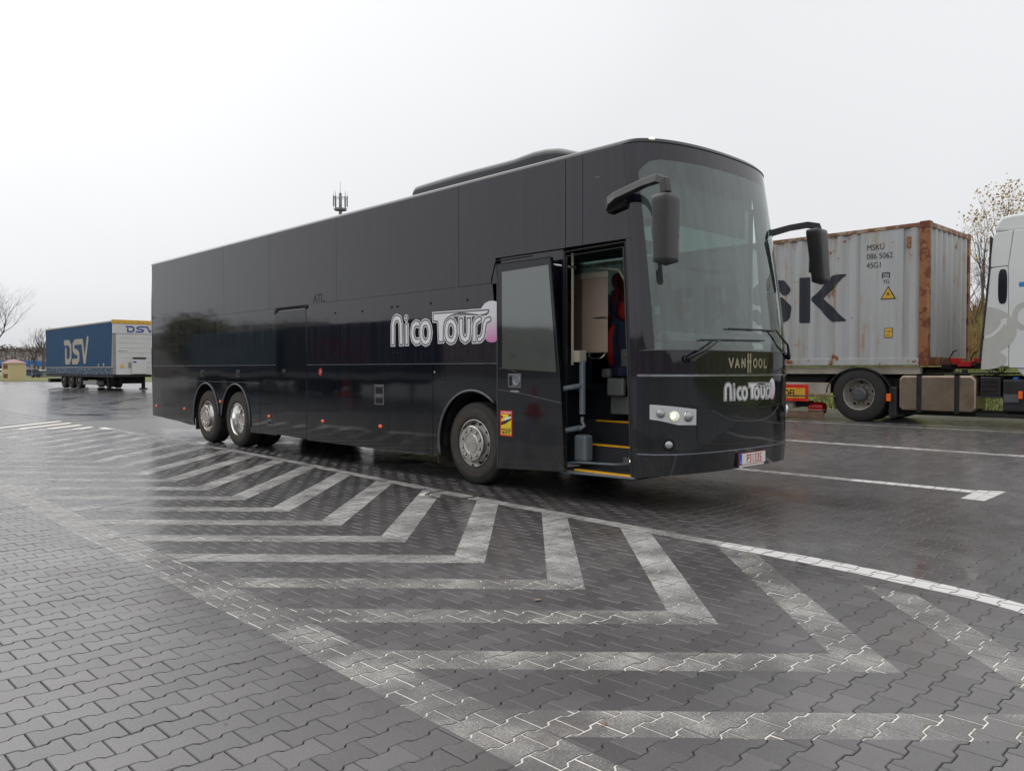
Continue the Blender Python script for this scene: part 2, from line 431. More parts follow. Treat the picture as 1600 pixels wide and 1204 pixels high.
def text_obj(name, txt, size, mat, parent, loc, xd, zd, align='LEFT', sx=1, off=0, ext=.001, bold=0):
    cu = bpy.data.curves.new(name, 'FONT'); cu.body = txt; cu.size = size; cu.align_x = align; cu.offset = bold; cu.extrude = ext
    t = bpy.data.objects.new(name, cu); COL.objects.link(t)
    dg = bpy.context.evaluated_depsgraph_get(); me = bpy.data.meshes.new_from_object(t.evaluated_get(dg))
    bpy.data.objects.remove(t); bpy.data.curves.remove(cu)
    xd = Vector(xd).normalized(); zd = Vector(zd).normalized(); nd = xd.cross(zd)
    M = Matrix((xd*sx, zd, nd)).transposed().to_4x4(); M.translation = Vector(loc)+nd*off
    me.transform(M); me.materials.clear(); me.materials.append(MATS[mat])
    o = bpy.data.objects.new(name, me); COL.objects.link(o); o.parent = parent
    return o

# signed-distance artwork: shapes in 2D metres -> merged mesh of everything where phi < level
def sd_seg(X, Y, pts, w):
    d = np.full(X.shape, 1e9)
    if len(pts) == 1: return np.hypot(X-pts[0][0], Y-pts[0][1])-w
    for (ax, ay), (bx_, by) in zip(pts[:-1], pts[1:]):
        vx, vy = bx_-ax, by-ay; L = max(vx*vx+vy*vy, 1e-12)
        t = np.clip(((X-ax)*vx+(Y-ay)*vy)/L, 0, 1)
        d = np.minimum(d, np.hypot(X-ax-t*vx, Y-ay-t*vy))
    return d-w
def sd_poly(X, Y, pts):
    d = np.full(X.shape, 1e9); ins = np.zeros(X.shape, bool); n = len(pts)
    for i in range(n):
        ax, ay = pts[i]; bx_, by = pts[(i+1) % n]
        vx, vy = bx_-ax, by-ay; L = max(vx*vx+vy*vy, 1e-12)
        t = np.clip(((X-ax)*vx+(Y-ay)*vy)/L, 0, 1)
        d = np.minimum(d, np.hypot(X-ax-t*vx, Y-ay-t*vy))
        c = ((ay > Y) != (by > Y)) & (X < (bx_-ax)*(Y-ay)/((by-ay) or 1e-12)+ax); ins ^= c
    return np.where(ins, -d, d)
def art(phi, x0, y0, h, level, mapf, maxrun=10**6):
    """marching-squares fill of phi < level; mapf(x, y) -> 3D point"""
    F = phi-level; ny, nx = F.shape; mb = MB(); cache = {}
    def vid(x, y):
        k = (round(x/h*64), round(y/h*64))
        if k not in cache: cache[k] = len(mb.v); mb.v.append(tuple(mapf(x, y)))
        return cache[k]
    ins = F < 0
    for j in range(ny-1):
        i = 0
        while i < nx-1:
            c = (ins[j, i], ins[j, i+1], ins[j+1, i+1], ins[j+1, i])
            if not any(c): i += 1; continue
            if all(c):
                k = i
                while k < nx-1 and k-i < maxrun and ins[j, k] and ins[j, k+1] and ins[j+1, k] and ins[j+1, k+1]: k += 1
                mb.f.append((vid(x0+i*h, y0+j*h), vid(x0+k*h, y0+j*h), vid(x0+k*h, y0+(j+1)*h), vid(x0+i*h, y0+(j+1)*h)))
                i = k; continue
            P = [(i, j), (i+1, j), (i+1, j+1), (i, j+1)]; out = []
            for q in range(4):
                a, b = P[q], P[(q+1) % 4]; fa, fb = F[a[1], a[0]], F[b[1], b[0]]
                if fa < 0: out.append(a)
                if (fa < 0) != (fb < 0):
                    t = fa/(fa-fb); out.append((a[0]+(b[0]-a[0])*t, a[1]+(b[1]-a[1])*t))
            ids = []
            for p in out:
                q = vid(x0+p[0]*h, y0+p[1]*h)
                if q not in ids: ids.append(q)
            if len(ids) > 2: mb.f.append(tuple(ids))
            i += 1
    return mb
def axgrid(x0, x1, y0, y1, h):
    xs_ = np.arange(x0, x1+h, h); ys_ = np.arange(y0, y1+h, h); return np.meshgrid(xs_, ys_)

# ------------------------------------------------------------------ ground
def sstep(t): t = max(0, min(1, t)); return t*t*(3-2*t)
def terr(x, y):
    t = max(0, min(1, (y-2.7)/6.2)); z = .43*(t*t*(3-2*t)*.55+t*.45)
    return z*(1-.30*sstep((-x-12)/22))
def ground():
    xs_ = list(np.arange(-60, 14, 1.0))+[14, 20, 30, 50, 90, 160, 300]; xs_ = [-700, -400, -250, -160, -110, -80]+xs_
    ys_ = [-500, -250, -120, -60, -30, -15]+list(np.arange(-8, 14, .5))+[14, 20, 30, 50, 90, 160, 300, 600]
    mb = MB(); nx, ny = len(xs_), len(ys_)
    for x in xs_:
        for y in ys_: mb.v.append((x, y, terr(x, y)-.016))
    for i in range(nx-1):
        for j in range(ny-1): mb.f.append((i*ny+j, (i+1)*ny+j, (i+1)*ny+j+1, i*ny+j+1))
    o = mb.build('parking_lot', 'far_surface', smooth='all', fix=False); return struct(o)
LOT = ground()

PL = [(-.098,-.079),(-.064,-.079),(-.042,-.058),(.042,-.058),(.064,-.079),(.098,-.079),
      (.098,.079),(.064,.079),(.042,.058),(-.042,.058),(-.064,.079),(-.098,.079)]   # (along row = y, across = x)
PB = [(w, l) for l, w in PL]
def inset(poly, c):
    return [(x-math.copysign(c, x), y-math.copysign(c if abs(y) > .05 else 0, y)) for x, y in poly]
PT = inset(PB, .0036)
CAMX, CAMY = 7.5896, -6.5966
fx_, fy_ = -math.cos(A), math.sin(A)
ROT = R(1.2)
def place(i, j):
    x = i*.14; y = j*.2+(i % 2)*.1
    return x*math.cos(ROT)-y*math.sin(ROT), x*math.sin(ROT)+y*math.cos(ROT)
pavers = []
nr = random.Random(3)
for i in range(-150, 80):
    for j in range(-45, 62):
        x, y = place(i, j); dx, dy = x-CAMX, y-CAMY
        Z = dx*fx_+dy*fy_; X = dx*math.sin(A)+dy*math.cos(A)
        if Z < 2.3 or Z > 19.5 or abs(X) > Z*.64+.5: continue
        if .10 < x < .74 and -.98 < y < -.39 and math.hypot(x-.42, y+.68) < .36: continue   # manhole
        u = nr.random()
        pavers.append([Z*Z+X*X, x, y, terr(x, y)+max(-.0013, min(.0016, nr.gauss(0, .0008))), nr.gauss(0, .0045), nr.gauss(0, .0045), nr.random(), ROT+nr.gauss(0, .004)])
pavers.sort(key=lambda p: p[0])
def paver_mesh():
    mb = MB(); n = 12
    for (x, y) in PT: mb.v.append((x, y, 0))
    for (x, y) in PB: mb.v.append((x, y, -.0042))
    for (x, y) in PB: mb.v.append((x, y, -.020))
    mb.f.append(tuple(range(n)))
    for k in range(2):
        for q in range(n): mb.f.append((k*n+q, (k+1)*n+q, (k+1)*n+(q+1) % n, k*n+(q+1) % n))
    me = mb.mesh('paver'); me.materials.append(MATS['paver']); return me
PME = paver_mesh()
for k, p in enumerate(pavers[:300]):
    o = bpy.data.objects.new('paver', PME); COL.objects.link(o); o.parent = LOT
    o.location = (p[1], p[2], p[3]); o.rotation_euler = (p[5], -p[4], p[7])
def paver_field():
    ps = np.array([p[1:] for p in pavers[300:]]); N = len(ps)
    base = np.array([(x, y, 0) for x, y in PT]+[(x, y, -.0042) for x, y in PB]+[(x, y, -.020) for x, y in PB])
    c, s = np.cos(ps[:, 6])[:, None], np.sin(ps[:, 6])[:, None]
    bx_, by = base[:, 0][None], base[:, 1][None]
    X = ps[:, 0:1]+bx_*c-by*s; Y = ps[:, 1:2]+bx_*s+by*c
    gx = np.array([(terr(p[0]+.05, p[1]+.05)-terr(p[0]-.05, p[1]-.05)) for p in ps])[:, None]
    gy = np.array([(terr(p[0], p[1]+.05)-terr(p[0], p[1]-.05))/.1 for p in ps])[:, None]
    Zz = ps[:, 2:3]+base[:, 2][None]+bx_*ps[:, 3:4]+by*(ps[:, 4:5]+gy)
    V = np.stack([X, Y, Zz], -1).reshape(-1, 3)
    f = [tuple(range(12))]
    for k in range(2):
        for q in range(12): f.append((k*12+q, (k+1)*12+q, (k+1)*12+(q+1) % 12, k*12+(q+1) % 12))
    loops = np.concatenate([np.array(q) for q in f]); cnt = np.array([len(q) for q in f])
    LP = (loops[None]+np.arange(N)[:, None]*36).reshape(-1); CN = np.tile(cnt, N); ST = np.concatenate([[0], np.cumsum(CN)[:-1]])
    me = bpy.data.meshes.new('paver_field'); me.vertices.add(len(V)); me.vertices.foreach_set('co', V.astype(np.float32).ravel())
    me.loops.add(len(LP)); me.loops.foreach_set('vertex_index', LP.astype(np.int32)); me.polygons.add(len(CN)); me.polygons.foreach_set('loop_start', ST.astype(np.int32))
    me.update(calc_edges=True); me.polygons.foreach_set('use_smooth', [False]*len(CN))
    at = me.attributes.new('tone', 'FLOAT', 'POINT'); at.data.foreach_set('value', np.repeat(ps[:, 5], 36).astype(np.float32))
    me.materials.append(MATS['paver'])
    o = bpy.data.objects.new('paver_field', me); COL.objects.link(o); o.parent = LOT; o['kind'] = 'stuff'
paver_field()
def sheet(name, mat, poly, dz, parent=None, step=.6):
    """flat convex sheet that follows the terrain: sliced along x"""
    mb = MB(); o = clip_strips(poly, step)
    for pl in o:
        b = len(mb.v); mb.v += [(x, y, terr(x, y)+dz) for x, y in pl]; mb.f.append(tuple(range(b, b+len(pl))))
    return mb.build(name, mat, parent, fix=False)
def clip_half(poly, a, b, c):   # keep a*x+b*y<=c
    out = []
    for i in range(len(poly)):
        p, q = poly[i], poly[(i+1) % len(poly)]; fp = a*p[0]+b*p[1]-c; fq = a*q[0]+b*q[1]-c
        if fp <= 0: out.append(p)
        if (fp < 0 < fq) or (fq < 0 < fp):
            t = fp/(fp-fq); out.append((p[0]+(q[0]-p[0])*t, p[1]+(q[1]-p[1])*t))
    return out
def clip_strips(poly, step):
    y0, y1 = min(p[1] for p in poly), max(p[1] for p in poly)
    if y1 < 2.6: return [poly]
    res = []; y = y0
    while y < y1:
        q = clip_half(clip_half(poly, 0, -1, -y), 0, 1, y+step)
        if len(q) > 2: res.append(q)
        y += step
    return res
def clip_convex(sub, clip):
    n = len(clip); ar = sum(clip[i][0]*clip[(i+1) % n][1]-clip[(i+1) % n][0]*clip[i][1] for i in range(n))
    if ar < 0: clip = clip[::-1]
    for i in range(n):
        ax, ay = clip[i]; bx_, by = clip[(i+1) % n]; a, b = by-ay, -(bx_-ax)
        sub = clip_half(sub, a, b, a*ax+b*ay)
        if len(sub) < 3: return []
    return sub
sheet('joint_sand', 'joint_sand', [(-17, -9.3), (9, -9.3), (9.3, 3), (6, 14), (-6, 14), (-17, 3)], -.0095, LOT)['kind'] = 'structure'
# markings: lists of convex quads with wear of the paint on the paver faces
PAVX = {}
for p in pavers: PAVX.setdefault((int(p[1]//.5), int(p[2]//.5)), []).append(p)
def marking(name, quads, top, joint='paint_joint'):
    mt = MB(); mj = MB(); mf = MB()
    for quad in quads:
        x0, x1 = min(q[0] for q in quad)-.12, max(q[0] for q in quad)+.12; y0, y1 = min(q[1] for q in quad)-.12, max(q[1] for q in quad)+.12
        near = False
        for gx in range(int(x0//.5), int(x1//.5)+1):
            for gy in range(int(y0//.5), int(y1//.5)+1):
                for p in PAVX.get((gx, gy), ()):
                    near = True
                    c, s = math.cos(p[7]), math.sin(p[7])
                    sub = [(p[1]+a*c-b*s, p[2]+a*s+b*c) for a, b in PT]
                    pl = clip_convex(sub, quad)
                    if len(pl) < 3: continue
                    gyy = (terr(p[1], p[2]+.05)-terr(p[1], p[2]-.05))/.1
                    b0 = len(mt.v)
                    for (x, y) in pl:
                        dx, dy = x-p[1], y-p[2]; lx, ly = dx*c+dy*s, -dx*s+dy*c
                        mt.v.append((x, y, p[3]+lx*p[4]+ly*(p[5]+gyy)+.0007))
                    mt.f.append(tuple(range(b0, b0+len(pl))))
        for pl in clip_strips(quad, .6):
            tgt, dz = (mj, -.0027) if near else (mf, -.008)
            b = len(tgt.v); tgt.v += [(x, y, terr(x, y)+dz) for x, y in pl]; tgt.f.append(tuple(range(b, b+len(pl))))
    root = None
    for mb, mat, nm in ((mt, top, name), (mj, joint, 'painted_joint'), (mf, 'paint_far', name)):
        if not mb.f: continue
        o = mb.build(nm, mat, root, fix=False)
        if root is None: root = o; struct(o)
        elif nm == name: o.name = 'worn_paint'
    return root
def liney(x):   # centre of the long edge line beside the bus
    P = [(-60, 0), (-20, -.10), (-7, -.32), (-4, -.40), (-.8, -.60), (1, -.69), (4.1, -.76), (5.0, -.78), (5.42, -.83), (5.97, -.92), (6.25, -1.02), (6.7, -1.25), (7.3, -1.75), (7.8, -2.4)]
    for a, b in zip(P[:-1], P[1:]):
        if a[0] <= x <= b[0]: return a[1]+(b[1]-a[1])*(x-a[0])/(b[0]-a[0])
    return -3
def polyquads(pts, w):
    L, Rr = [], []
    for i, p in enumerate(pts):
        a, b = pts[max(0, i-1)], pts[min(len(pts)-1, i+1)]; dx, dy = b[0]-a[0], b[1]-a[1]; m = math.hypot(dx, dy)
        ww = w[i] if isinstance(w, list) else w
        L.append((p[0]-dy/m*ww/2, p[1]+dx/m*ww/2)); Rr.append((p[0]+dy/m*ww/2, p[1]-dx/m*ww/2))
    return [[L[i], L[i+1], Rr[i+1], Rr[i]] for i in range(len(pts)-1)]
xx = [-34, -26, -20, -16]+list(np.arange(-14, 4.01, 1.0))
marking('edge_line', polyquads([(x, liney(x)) for x in xx], .16), 'paint_half')
xx = [4.0, 4.4, 4.8, 5.2, 5.6, 5.97, 6.25, 6.5, 6.8, 7.1, 7.4, 7.8]
marking('bright_edge_line', polyquads([(x, liney(x)) for x in xx], [.16, .2, .22, .22, .21, .19, .18, .17, .16, .16, .16, .16]), 'paint_good', 'paint_good')
marking('border_line', polyquads([(x, -4.40-.012*(x-2)) for x in [-34, -22, -16]+list(np.arange(-12, 1.1, 1.0))], .28), 'paint_border')
marking('worn_border_line', polyquads([(x, -4.40-.012*(x-2)) for x in np.arange(1, 9, 1.0)], .28), 'paint_worn')
for k in range(-26, 4):
    tip = 4.13+k; vy = -2.62; far = -16 if k < -14 else 0
    yt = liney(tip-1.9)-.09; yb = -4.40-.012*(tip-4)+.145
    t1 = (tip, vy); w = .35
    a = [(tip, vy), (tip-(yt-vy), yt), (tip-w-(yt-vy), yt), (tip-w, vy)]
    b = [(tip, vy), (tip-w, vy), (tip-w-(vy-yb), yb), (tip-(vy-yb), yb)]
    if k >= 3:   # foreground: the far arm runs under the curved edge line
        a = clip_half(a, 0, 1, liney(6.3)-.12)
    m = marking('chevron_stripe', [a], 'paint_half' if -9 < k < 2 else 'paint_worn' if k >= 2 else 'paint_half')
    m2 = marking('chevron_stripe', [b], 'paint_worn' if k > -1 else 'paint_border')
marking('parking_line', [[(-8, 3.62), (-2, 3.62), (-2, 3.48), (-8, 3.48)], [(-2, 3.62), (3.2, 3.66), (3.2, 3.52), (-2, 3.48)]], 'paint_half')
marking('bright_parking_line', [[(3.2, 3.66), (4.62, 3.70), (4.62, 3.54), (3.2, 3.52)], [(4.622, 3.72), (4.90, 3.80), (4.86, 3.14), (4.622, 3.14)]], 'paint_good', 'paint_good')
marking('parking_line', [[(-12, 6.22), (8, 6.26), (8, 6.12), (-12, 6.08)]], 'paint_half')
marking('parking_line', [[(-12, 8.56), (9, 8.56), (9, 8.44), (-12, 8.44)]], 'paint_half')
for (y, x0, x1) in ((3.9, -30, -12), (6.3, -44, -36), (4.6, -60, -40)):
    struct(MB().add([(x0, y, terr(x0, y)-.008), (x1, y+.15, terr(x1, y)-.008), (x1, y+.33, terr(x1, y)-.008), (x0, y+.18, terr(x0, y)-.008)], [(0, 1, 2, 3)]).build('far_parking_line', 'paint_far', fix=False))
# manhole
mh = thing('manhole_cover', 'round iron manhole cover crossed by the white edge line beside the front wheel', 'manhole cover', (.42, -.68, 0))
MB().lathe([(.0, .0), (.27, .0), (.275, -.006)], (0, 0, -.001), 'z', 40).build('cover_plate', 'iron_cast', mh)
MB().lathe([(.283, -.02), (.283, .001), (.335, .001), (.345, -.02)], (0, 0, 0), 'z', 40).build('rim', 'iron_cast', mh)
pk = [(.27*math.cos(t), .27*math.sin(t)) for t in np.linspace(0, 2*math.pi, 33)[:-1]]
for qd in ([(-.4, -.08), (.4, -.08), (.4, .09), (-.4, .09)], [(-.12, -.08), (.3, -.5), (-.1, -.5), (-.45, -.08)]):
    pl = clip_convex(pk, qd)
    if len(pl) > 2: MB().add([(x, y, .001) for x, y in pl], [tuple(range(len(pl)))]).build('painted_band', 'paint_half', mh, fix=False)

# ------------------------------------------------------------------ the coach (front axle at x=0, near side y=0, nose towards +x)
BUS = thing('coach', 'long glossy black three-axle touring coach parked with its front door open', 'coach', (0, 0, 0))
BW = 2.55
def tz(z): return max(0, min(1, (z-1.62)/2.16))
def xs(z): return 2.55-.19*tz(z)**1.15
def xc(z): return 3.13-.30*tz(z)**1.25-.03*max(0, .6-z)/.3
def pp(z): return 2.7-.45*tz(z)
def fx(y, z):
    t = min(1, abs((y-BW/2)/(BW/2))); return xs(z)+(xc(z)-xs(z))*(1-t**pp(z))**(1/pp(z))
def fpt(th, z, off=0):
    """point on the front surface; th 0..1 from the near side round the nose to the far side"""
    a = math.pi*th; ct, st = math.cos(a), math.sin(a); p = pp(z)
    y = BW/2*(1-math.copysign(abs(ct)**(2/p), ct)); x = xs(z)+(xc(z)-xs(z))*abs(st)**(2/p)
    if off:
        e = .004; q1 = fpt(max(0, th-e), z); q2 = fpt(min(1, th+e), z); t = (q2-q1); n = Vector((t.y, -t.x, 0))
        if n.length > 1e-9: n.normalize()
        return Vector((x, y, z))+n*off
    return Vector((x, y, z))
def th_of(y, z):
    lo, hi = 0, 1
    for _ in range(40):
        m = (lo+hi)/2
        if fpt(m, z).y < y: lo = m
        else: hi = m
    return lo
def fyz(y, z, off=0): return fpt(th_of(y, z), z, off)
def fnorm(y, z):
    return (fyz(y, z, .1)-fyz(y, z)).normalized()
def fzone(name, mat, z0, z1, t0=0, t1=1, nt=64, nz=6, off=0, zf=None, **k):
    def P(u, v):
        th = t0+(t1-t0)*u
        zz = z0+(z1-z0)*v
        if zf: zz = zf(th, v)
        return fpt(th, zz, off)
    mb = MB().grid(P, nt, nz); return mb.build(name, mat, BUS, smooth='all', **k)
# front shell
T0 = th_of(.028, 2.6)
fzone('bumper', 'paint_black', .3, .575, nz=5, zf=lambda th, v: (.33+.07*math.sin(math.pi*th)**.5)+(.577+.02*math.sin(math.pi*th)-(.33+.07*math.sin(math.pi*th)**.5))*v)
fzone('bumper_strip', 'chrome_trim', .58, .592, off=.004, nz=2, zf=lambda th, v: .577+.02*math.sin(math.pi*th)+.012*v)
fzone('nose_panel', 'paint_black', .595, 1.375, nz=12, zf=lambda th, v: (.59+.02*math.sin(math.pi*th))+(1.375-(.59+.02*math.sin(math.pi*th)))*v)
fzone('chrome_strip', 'chrome_trim', 1.378, 1.40, off=.010, nz=3)
fzone('valance_glass', 'glass_black', 1.402, 1.640, nz=4)
MB().tube([fpt(t, 1.645, .006) for t in np.linspace(.02, .98, 60)], .006, 5).build('windscreen_seal', 'trim_grey', BUS)
def wtop(th): return 3.60
fzone('windscreen', 'windscreen_glass', 1.65, 3.60, T0, 1-T0, nt=70, nz=20)
# black ceramic border of the windscreen: side pillars and forehead, rounded upper corners
fzone('pillar', 'glass_black', 1.65, 3.60, 0, T0, nt=6, nz=14)
fzone('pillar', 'glass_black', 1.65, 3.60, 1-T0, 1, nt=6, nz=14)
fzone('forehead', 'glass_black', 3.60, 3.782, nz=4)
for sgn in (0, 1):
    y0, rr = .028, .16
    def CP(u, v, sgn=sgn):
        a = math.pi/2*u; ye, ze = y0+rr*(1-math.cos(a)), 3.60-rr*(1-math.sin(a))
        yc, zc = y0, 3.602
        # between the outer corner edge and the arc
        yo = y0 if u < .5 else y0+rr*(2*u-1); zo = 3.602-rr*(1-2*u) if u < .5 else 3.602
        y = yo+(ye-yo)*v; z = zo+(ze-zo)*v
        return fyz(y if not sgn else BW-y, z, .004)
    MB().grid(CP, 17, 5).build('windscreen_corner_border', 'glass_black', BUS, smooth='all')
mb = MB().tube([fpt(t, 3.785, .002) for t in np.linspace(0, 1, 70)], .006, 5); mb.build('roof_seam', 'seal_rubber', BUS)
# seams and creases of the nose
def fline(name, pts, r=.0045, mat='seal_rubber', off=.001, n=40):
    out = []
    for (a, b) in zip(pts[:-1], pts[1:]):
        for k in range(8): t = k/8; out.append(fyz(a[0]+(b[0]-a[0])*t, a[1]+(b[1]-a[1])*t, off))
    out.append(fyz(*pts[-1], off)); return MB().tube(out, r, 4).build(name, mat, BUS)
fline('nose_seam', [(.36, 1.045), (.36, .74), (.40, .69), (.9, .665), (1.3, .665), (1.9, .68), (2.16, .74), (2.19, 1.045)])
fline('nose_seam', [(.05, 1.115), (.34, 1.07), (.8, 1.045), (1.275, 1.04), (1.8, 1.045), (2.2, 1.07), (2.5, 1.115)], .006)
fline('nose_crease', [(.55, 1.03), (.66, .985), (.83, .93), (1.0, .905), (1.3, .89), (1.55, .905), (1.72, .94), (1.88, 1.03)], .004, 'trim_grey')
# roof
def plan(z, inset_):
    out = []
    N = 44
    for k in range(N+1):
        p = fpt(k/N, min(z, 3.785)); out.append((p.x, p.y))
    rr = .22
    for k in range(9): a = math.pi/2*k/8; out.append((-11.02-rr*math.sin(a), BW-rr+rr*math.cos(a)))
    for k in range(9): a = math.pi/2*k/8; out.append((-11.02-rr*math.cos(a), rr-rr*math.sin(a)))
    n = len(out); res = []
    for i in range(n):
        p, q = out[i-1], out[(i+1) % n]; dx, dy = q[0]-p[0], q[1]-p[1]; m = math.hypot(dx, dy)
        res.append((out[i][0]-dy/m*inset_, out[i][1]+dx/m*inset_))
    return res
mb = MB(); rings = [(3.789, .0), (3.814, .008), (3.834, .026), (3.848, .058), (3.857, .11), (3.863, .3), (3.867, .6)]
for z, ins in rings:
    pl = plan(z, ins)
    for x, y in pl: mb.v.append((x, y, z-.018*sstep((x-1.6)/1.2)*(1 if ins > .03 else .3)))
n = len(pl)
for i in range(len(rings)-1):
    for q in range(n): mb.f.append((i*n+q, i*n+(q+1) % n, (i+1)*n+(q+1) % n, (i+1)*n+q))
mb.f.append(tuple((len(rings)-1)*n+q for q in range(n)))
mb.build('roof', 'paint_black', BUS, smooth=True)
# rear end
def rpt(u, v):
    z = .42+(3.782-.42)*v; rr = .22; L = math.pi/2*rr; tot = 2*L+(BW-2*rr); s = u*tot
    xo = -11.02+.06*sstep((z-2.9)/.85)-.03*math.sin(math.pi*v)
    if s < L: a = s/rr; return (xo-rr*math.sin(a), rr-rr*math.cos(a), z)
    if s < tot-L: return (xo-rr, rr+s-L, z)
    a = (s-(tot-L))/rr; return (xo-rr*math.cos(a), BW-rr+rr*math.sin(a), z)
MB().grid(rpt, 41, 14).build('rear_end', 'glass_green', BUS, smooth='all')
# near side panels: outline (x,z), gaps of 7 mm between them
def panel(name, poly, mat='paint_black', y0=0, y1=.025, bev=.0022): return MB().prism(poly, 'y', y1, y0).build(name, mat, BUS, bevel=bev, seg=2)
def rect(x0, x1, z0, z1, g=.0022): return [(x0+g, z0+g), (x1-g, z0+g), (x1-g, z1-g), (x0+g, z1-g)]
ups = [(-11.02, -7.28, 'glass_green'), (-7.28, -5.44, 'glass_green'), (-5.44, -3.24, 'glass_black'), (-3.24, -.3, 'glass_black'), (-.3, 1.55, 'glass_black')]
for a, b, m in ups:
    if b <= 0: panel('window_panel', rect(a, b, 2.50, 3.785), m)
panel('window_panel', [(-.2965, 2.5035), (.32, 2.5035), (.40, 2.80), (1.545, 2.80), (1.545, 3.7815), (-.2965, 3.7815)], 'glass_black')
panel('window_panel', rect(1.55, 1.80, 2.80, 3.785), 'glass_black')
panel('front_corner_panel', [(1.8035, 2.8035)]+[(xs(z)-.002, z) for z in np.linspace(2.8035, 3.7815, 9)]+[(1.8035, 3.7815)], 'glass_black')
panel('front_corner_panel', [(2.517, .335), (2.548, .335)]+[(xs(z)-.002, z) for z in np.linspace(1.62, 2.80, 9)]+[(2.396, 2.80)], 'glass_black')
panel('middle_panel', rect(-11.02, -5.20, 1.525, 2.50), 'glass_green')
panel('middle_panel', rect(-4.16, .47, 1.525, 2.50), 'glass_black')
panel('middle_panel', [(.4735, 1.5), (.4765, 1.5), (.40, 2.79), (.335, 2.52)], 'glass_black')
panel('door_side_panel', [(.48, .30), (1.50, .30), (1.505, 2.79), (.48, 2.79)], 'glass_black', .012, .03)
panel('emergency_door', [(-5.1965, .33), (-4.1635, .31), (-4.1635, 2.44), (-4.25, 2.455), (-5.11, 2.455), (-5.1965, 2.44)], 'paint_black', -.006, .02, .01)
def arch(cx, r, a0, a1, n=14, k=1.0): return [(cx+r*math.cos(R(a)), .52+r*k*math.sin(R(a))) for a in np.linspace(a0, a1, n)]
# lower panels
def skz(x): return .31 if x > -8.9 else .32+(-8.9-x)*.05
panel('lower_panel', [(-11.0165, .42), (-9.4635, .35), (-9.4635, 1.518), (-11.0165, 1.518)])
panel('lower_panel', [(-9.4565, .35), (-8.9435, .31), (-8.9435, 1.518), (-9.4565, 1.518)])
panel('lower_panel', rect(-8.94, -5.815, 1.215, 1.521))
ar1 = arch(-8.12, .60, 180, 3, 18, 1.10); ar2 = arch(-6.79, .60, 177, 0, 18, 1.10)
mid = [(-7.16, .60), (-7.11, .60)]
def arch_panel(x0, x1, z0, z1):
    xs2 = sorted(set([x0, x1, -7.49, -7.42]+[round(p[0], 4) for p in ar1+ar2 if p[1] > .5]+[round(cx+sg*.5999, 4) for cx in (-8.12, -6.79) for sg in (-1, 1)]))
    def low(x):
        for cx in (-8.12, -6.79):
            d = abs(x-cx)
            if d < .60: return .52+.66*math.sqrt(max(0, 1-(d/.60)**2))
        return z0 if x < -8.71 or x > -6.20 else .56
    mb = MB()
    for a, b in zip(xs2[:-1], xs2[1:]):
        if b-a < 1e-4: continue
        m = (a+b)/2; ins = any(abs(m-cx) < .60 for cx in (-8.12, -6.79))
        la, lb = (low(a+1e-5), low(b-1e-5)) if ins else (low(m), low(m))
        mb.prism([(a, la), (b, lb), (b, z1), (a, z1)], 'y', .0, .025)
    bm = mb.build('wheel_arch_panel', 'paint_black', BUS)
    return bm
arch_panel(-8.9365, -5.8185, .31, 1.208)
panel('lower_panel', rect(-5.81, -5.20, .31, 1.521))
panel('luggage_door', rect(-4.16, -3.21, .295, 1.521))
panel('luggage_door', rect(-3.21, -1.85, .295, 1.521))
panel('luggage_door', rect(-1.85, -.84, .31, 1.521))
arF = arch(-.03, .665, 197, 52, 22, 1.0)
arF = [(x, z) for x, z in arF]
panel('wheel_arch_panel', [(-.8335, .325), (arF[0][0]-.005, .325)]+arF+[(.4565, .98), (.4765, .92), (.4765, 1.518), (-.58, 1.518), (-.58, 1.29), (-.8335, 1.29)])
panel('filler_flap', rect(-.8335, -.583, 1.293, 1.521, .002))
panel('sill_panel', [(1.46, .29), (2.51, .315), (2.51, .335), (1.46, .325)], 'rail_grey', .0, .05)
# body lines
MB().tube([(-11.02, -.006, 1.523), (-5.2, -.006, 1.523)], .0055, 5).build('moulding', 'chrome_trim', BUS)
MB().tube([(-4.15, -.006, 1.523), (.47, -.006, 1.523)], .0055, 5).build('moulding', 'chrome_trim', BUS)
MB().tube([(-8.93, -.003, 1.211), (-5.82, -.003, 1.211)], .004, 5).build('moulding', 'trim_grey', BUS)
MB().tube([(-11.02, -.002, 2.50), (-5.45, -.002, 2.50)], .003, 5).build('moulding', 'trim_grey', BUS)
def arch_lip(pts, w=.032):
    mb = MB(); P = [(x, -.012, z) for x, z in pts]; mb.tube(P, w/2, 6); return mb.build('arch_lip', 'trim_grey', BUS, smooth='all')
arch_lip([(ar1[0][0], .40)]+ar1, .028); arch_lip(ar2+[(ar2[-1][0], .40)], .028)
arch_lip([(arF[0][0]-.01, .36)]+arF, .034)
for cx in (-8.12, -6.79, -.03):
    mb = MB(); n_ = 14; rr = .63
    for i in range(n_+1):
        a = R(-5+190*i/n_)
        for y in (.03, .85): mb.v.append((cx+rr*math.cos(a), y, .52+rr*1.05*math.sin(a)))
    for i in range(n_): mb.f.append((2*i, 2*i+1, 2*i+3, 2*i+2))
    o = len(mb.v); mb.v += [(cx-.66, .85, .3), (cx+.66, .85, .3), (cx+.66, .85, 1.2), (cx-.66, .85, 1.2)]; mb.f.append((o, o+1, o+2, o+3))
    mb.build('wheel_well', 'chassis_black', BUS)
bx('mudflap', 'rubber_dusty', BUS, -8.79, -8.77, .06, .4, .22, .8); bx('mudflap', 'rubber_dusty', BUS, -.80, -.78, .05, .38, .2, .9)
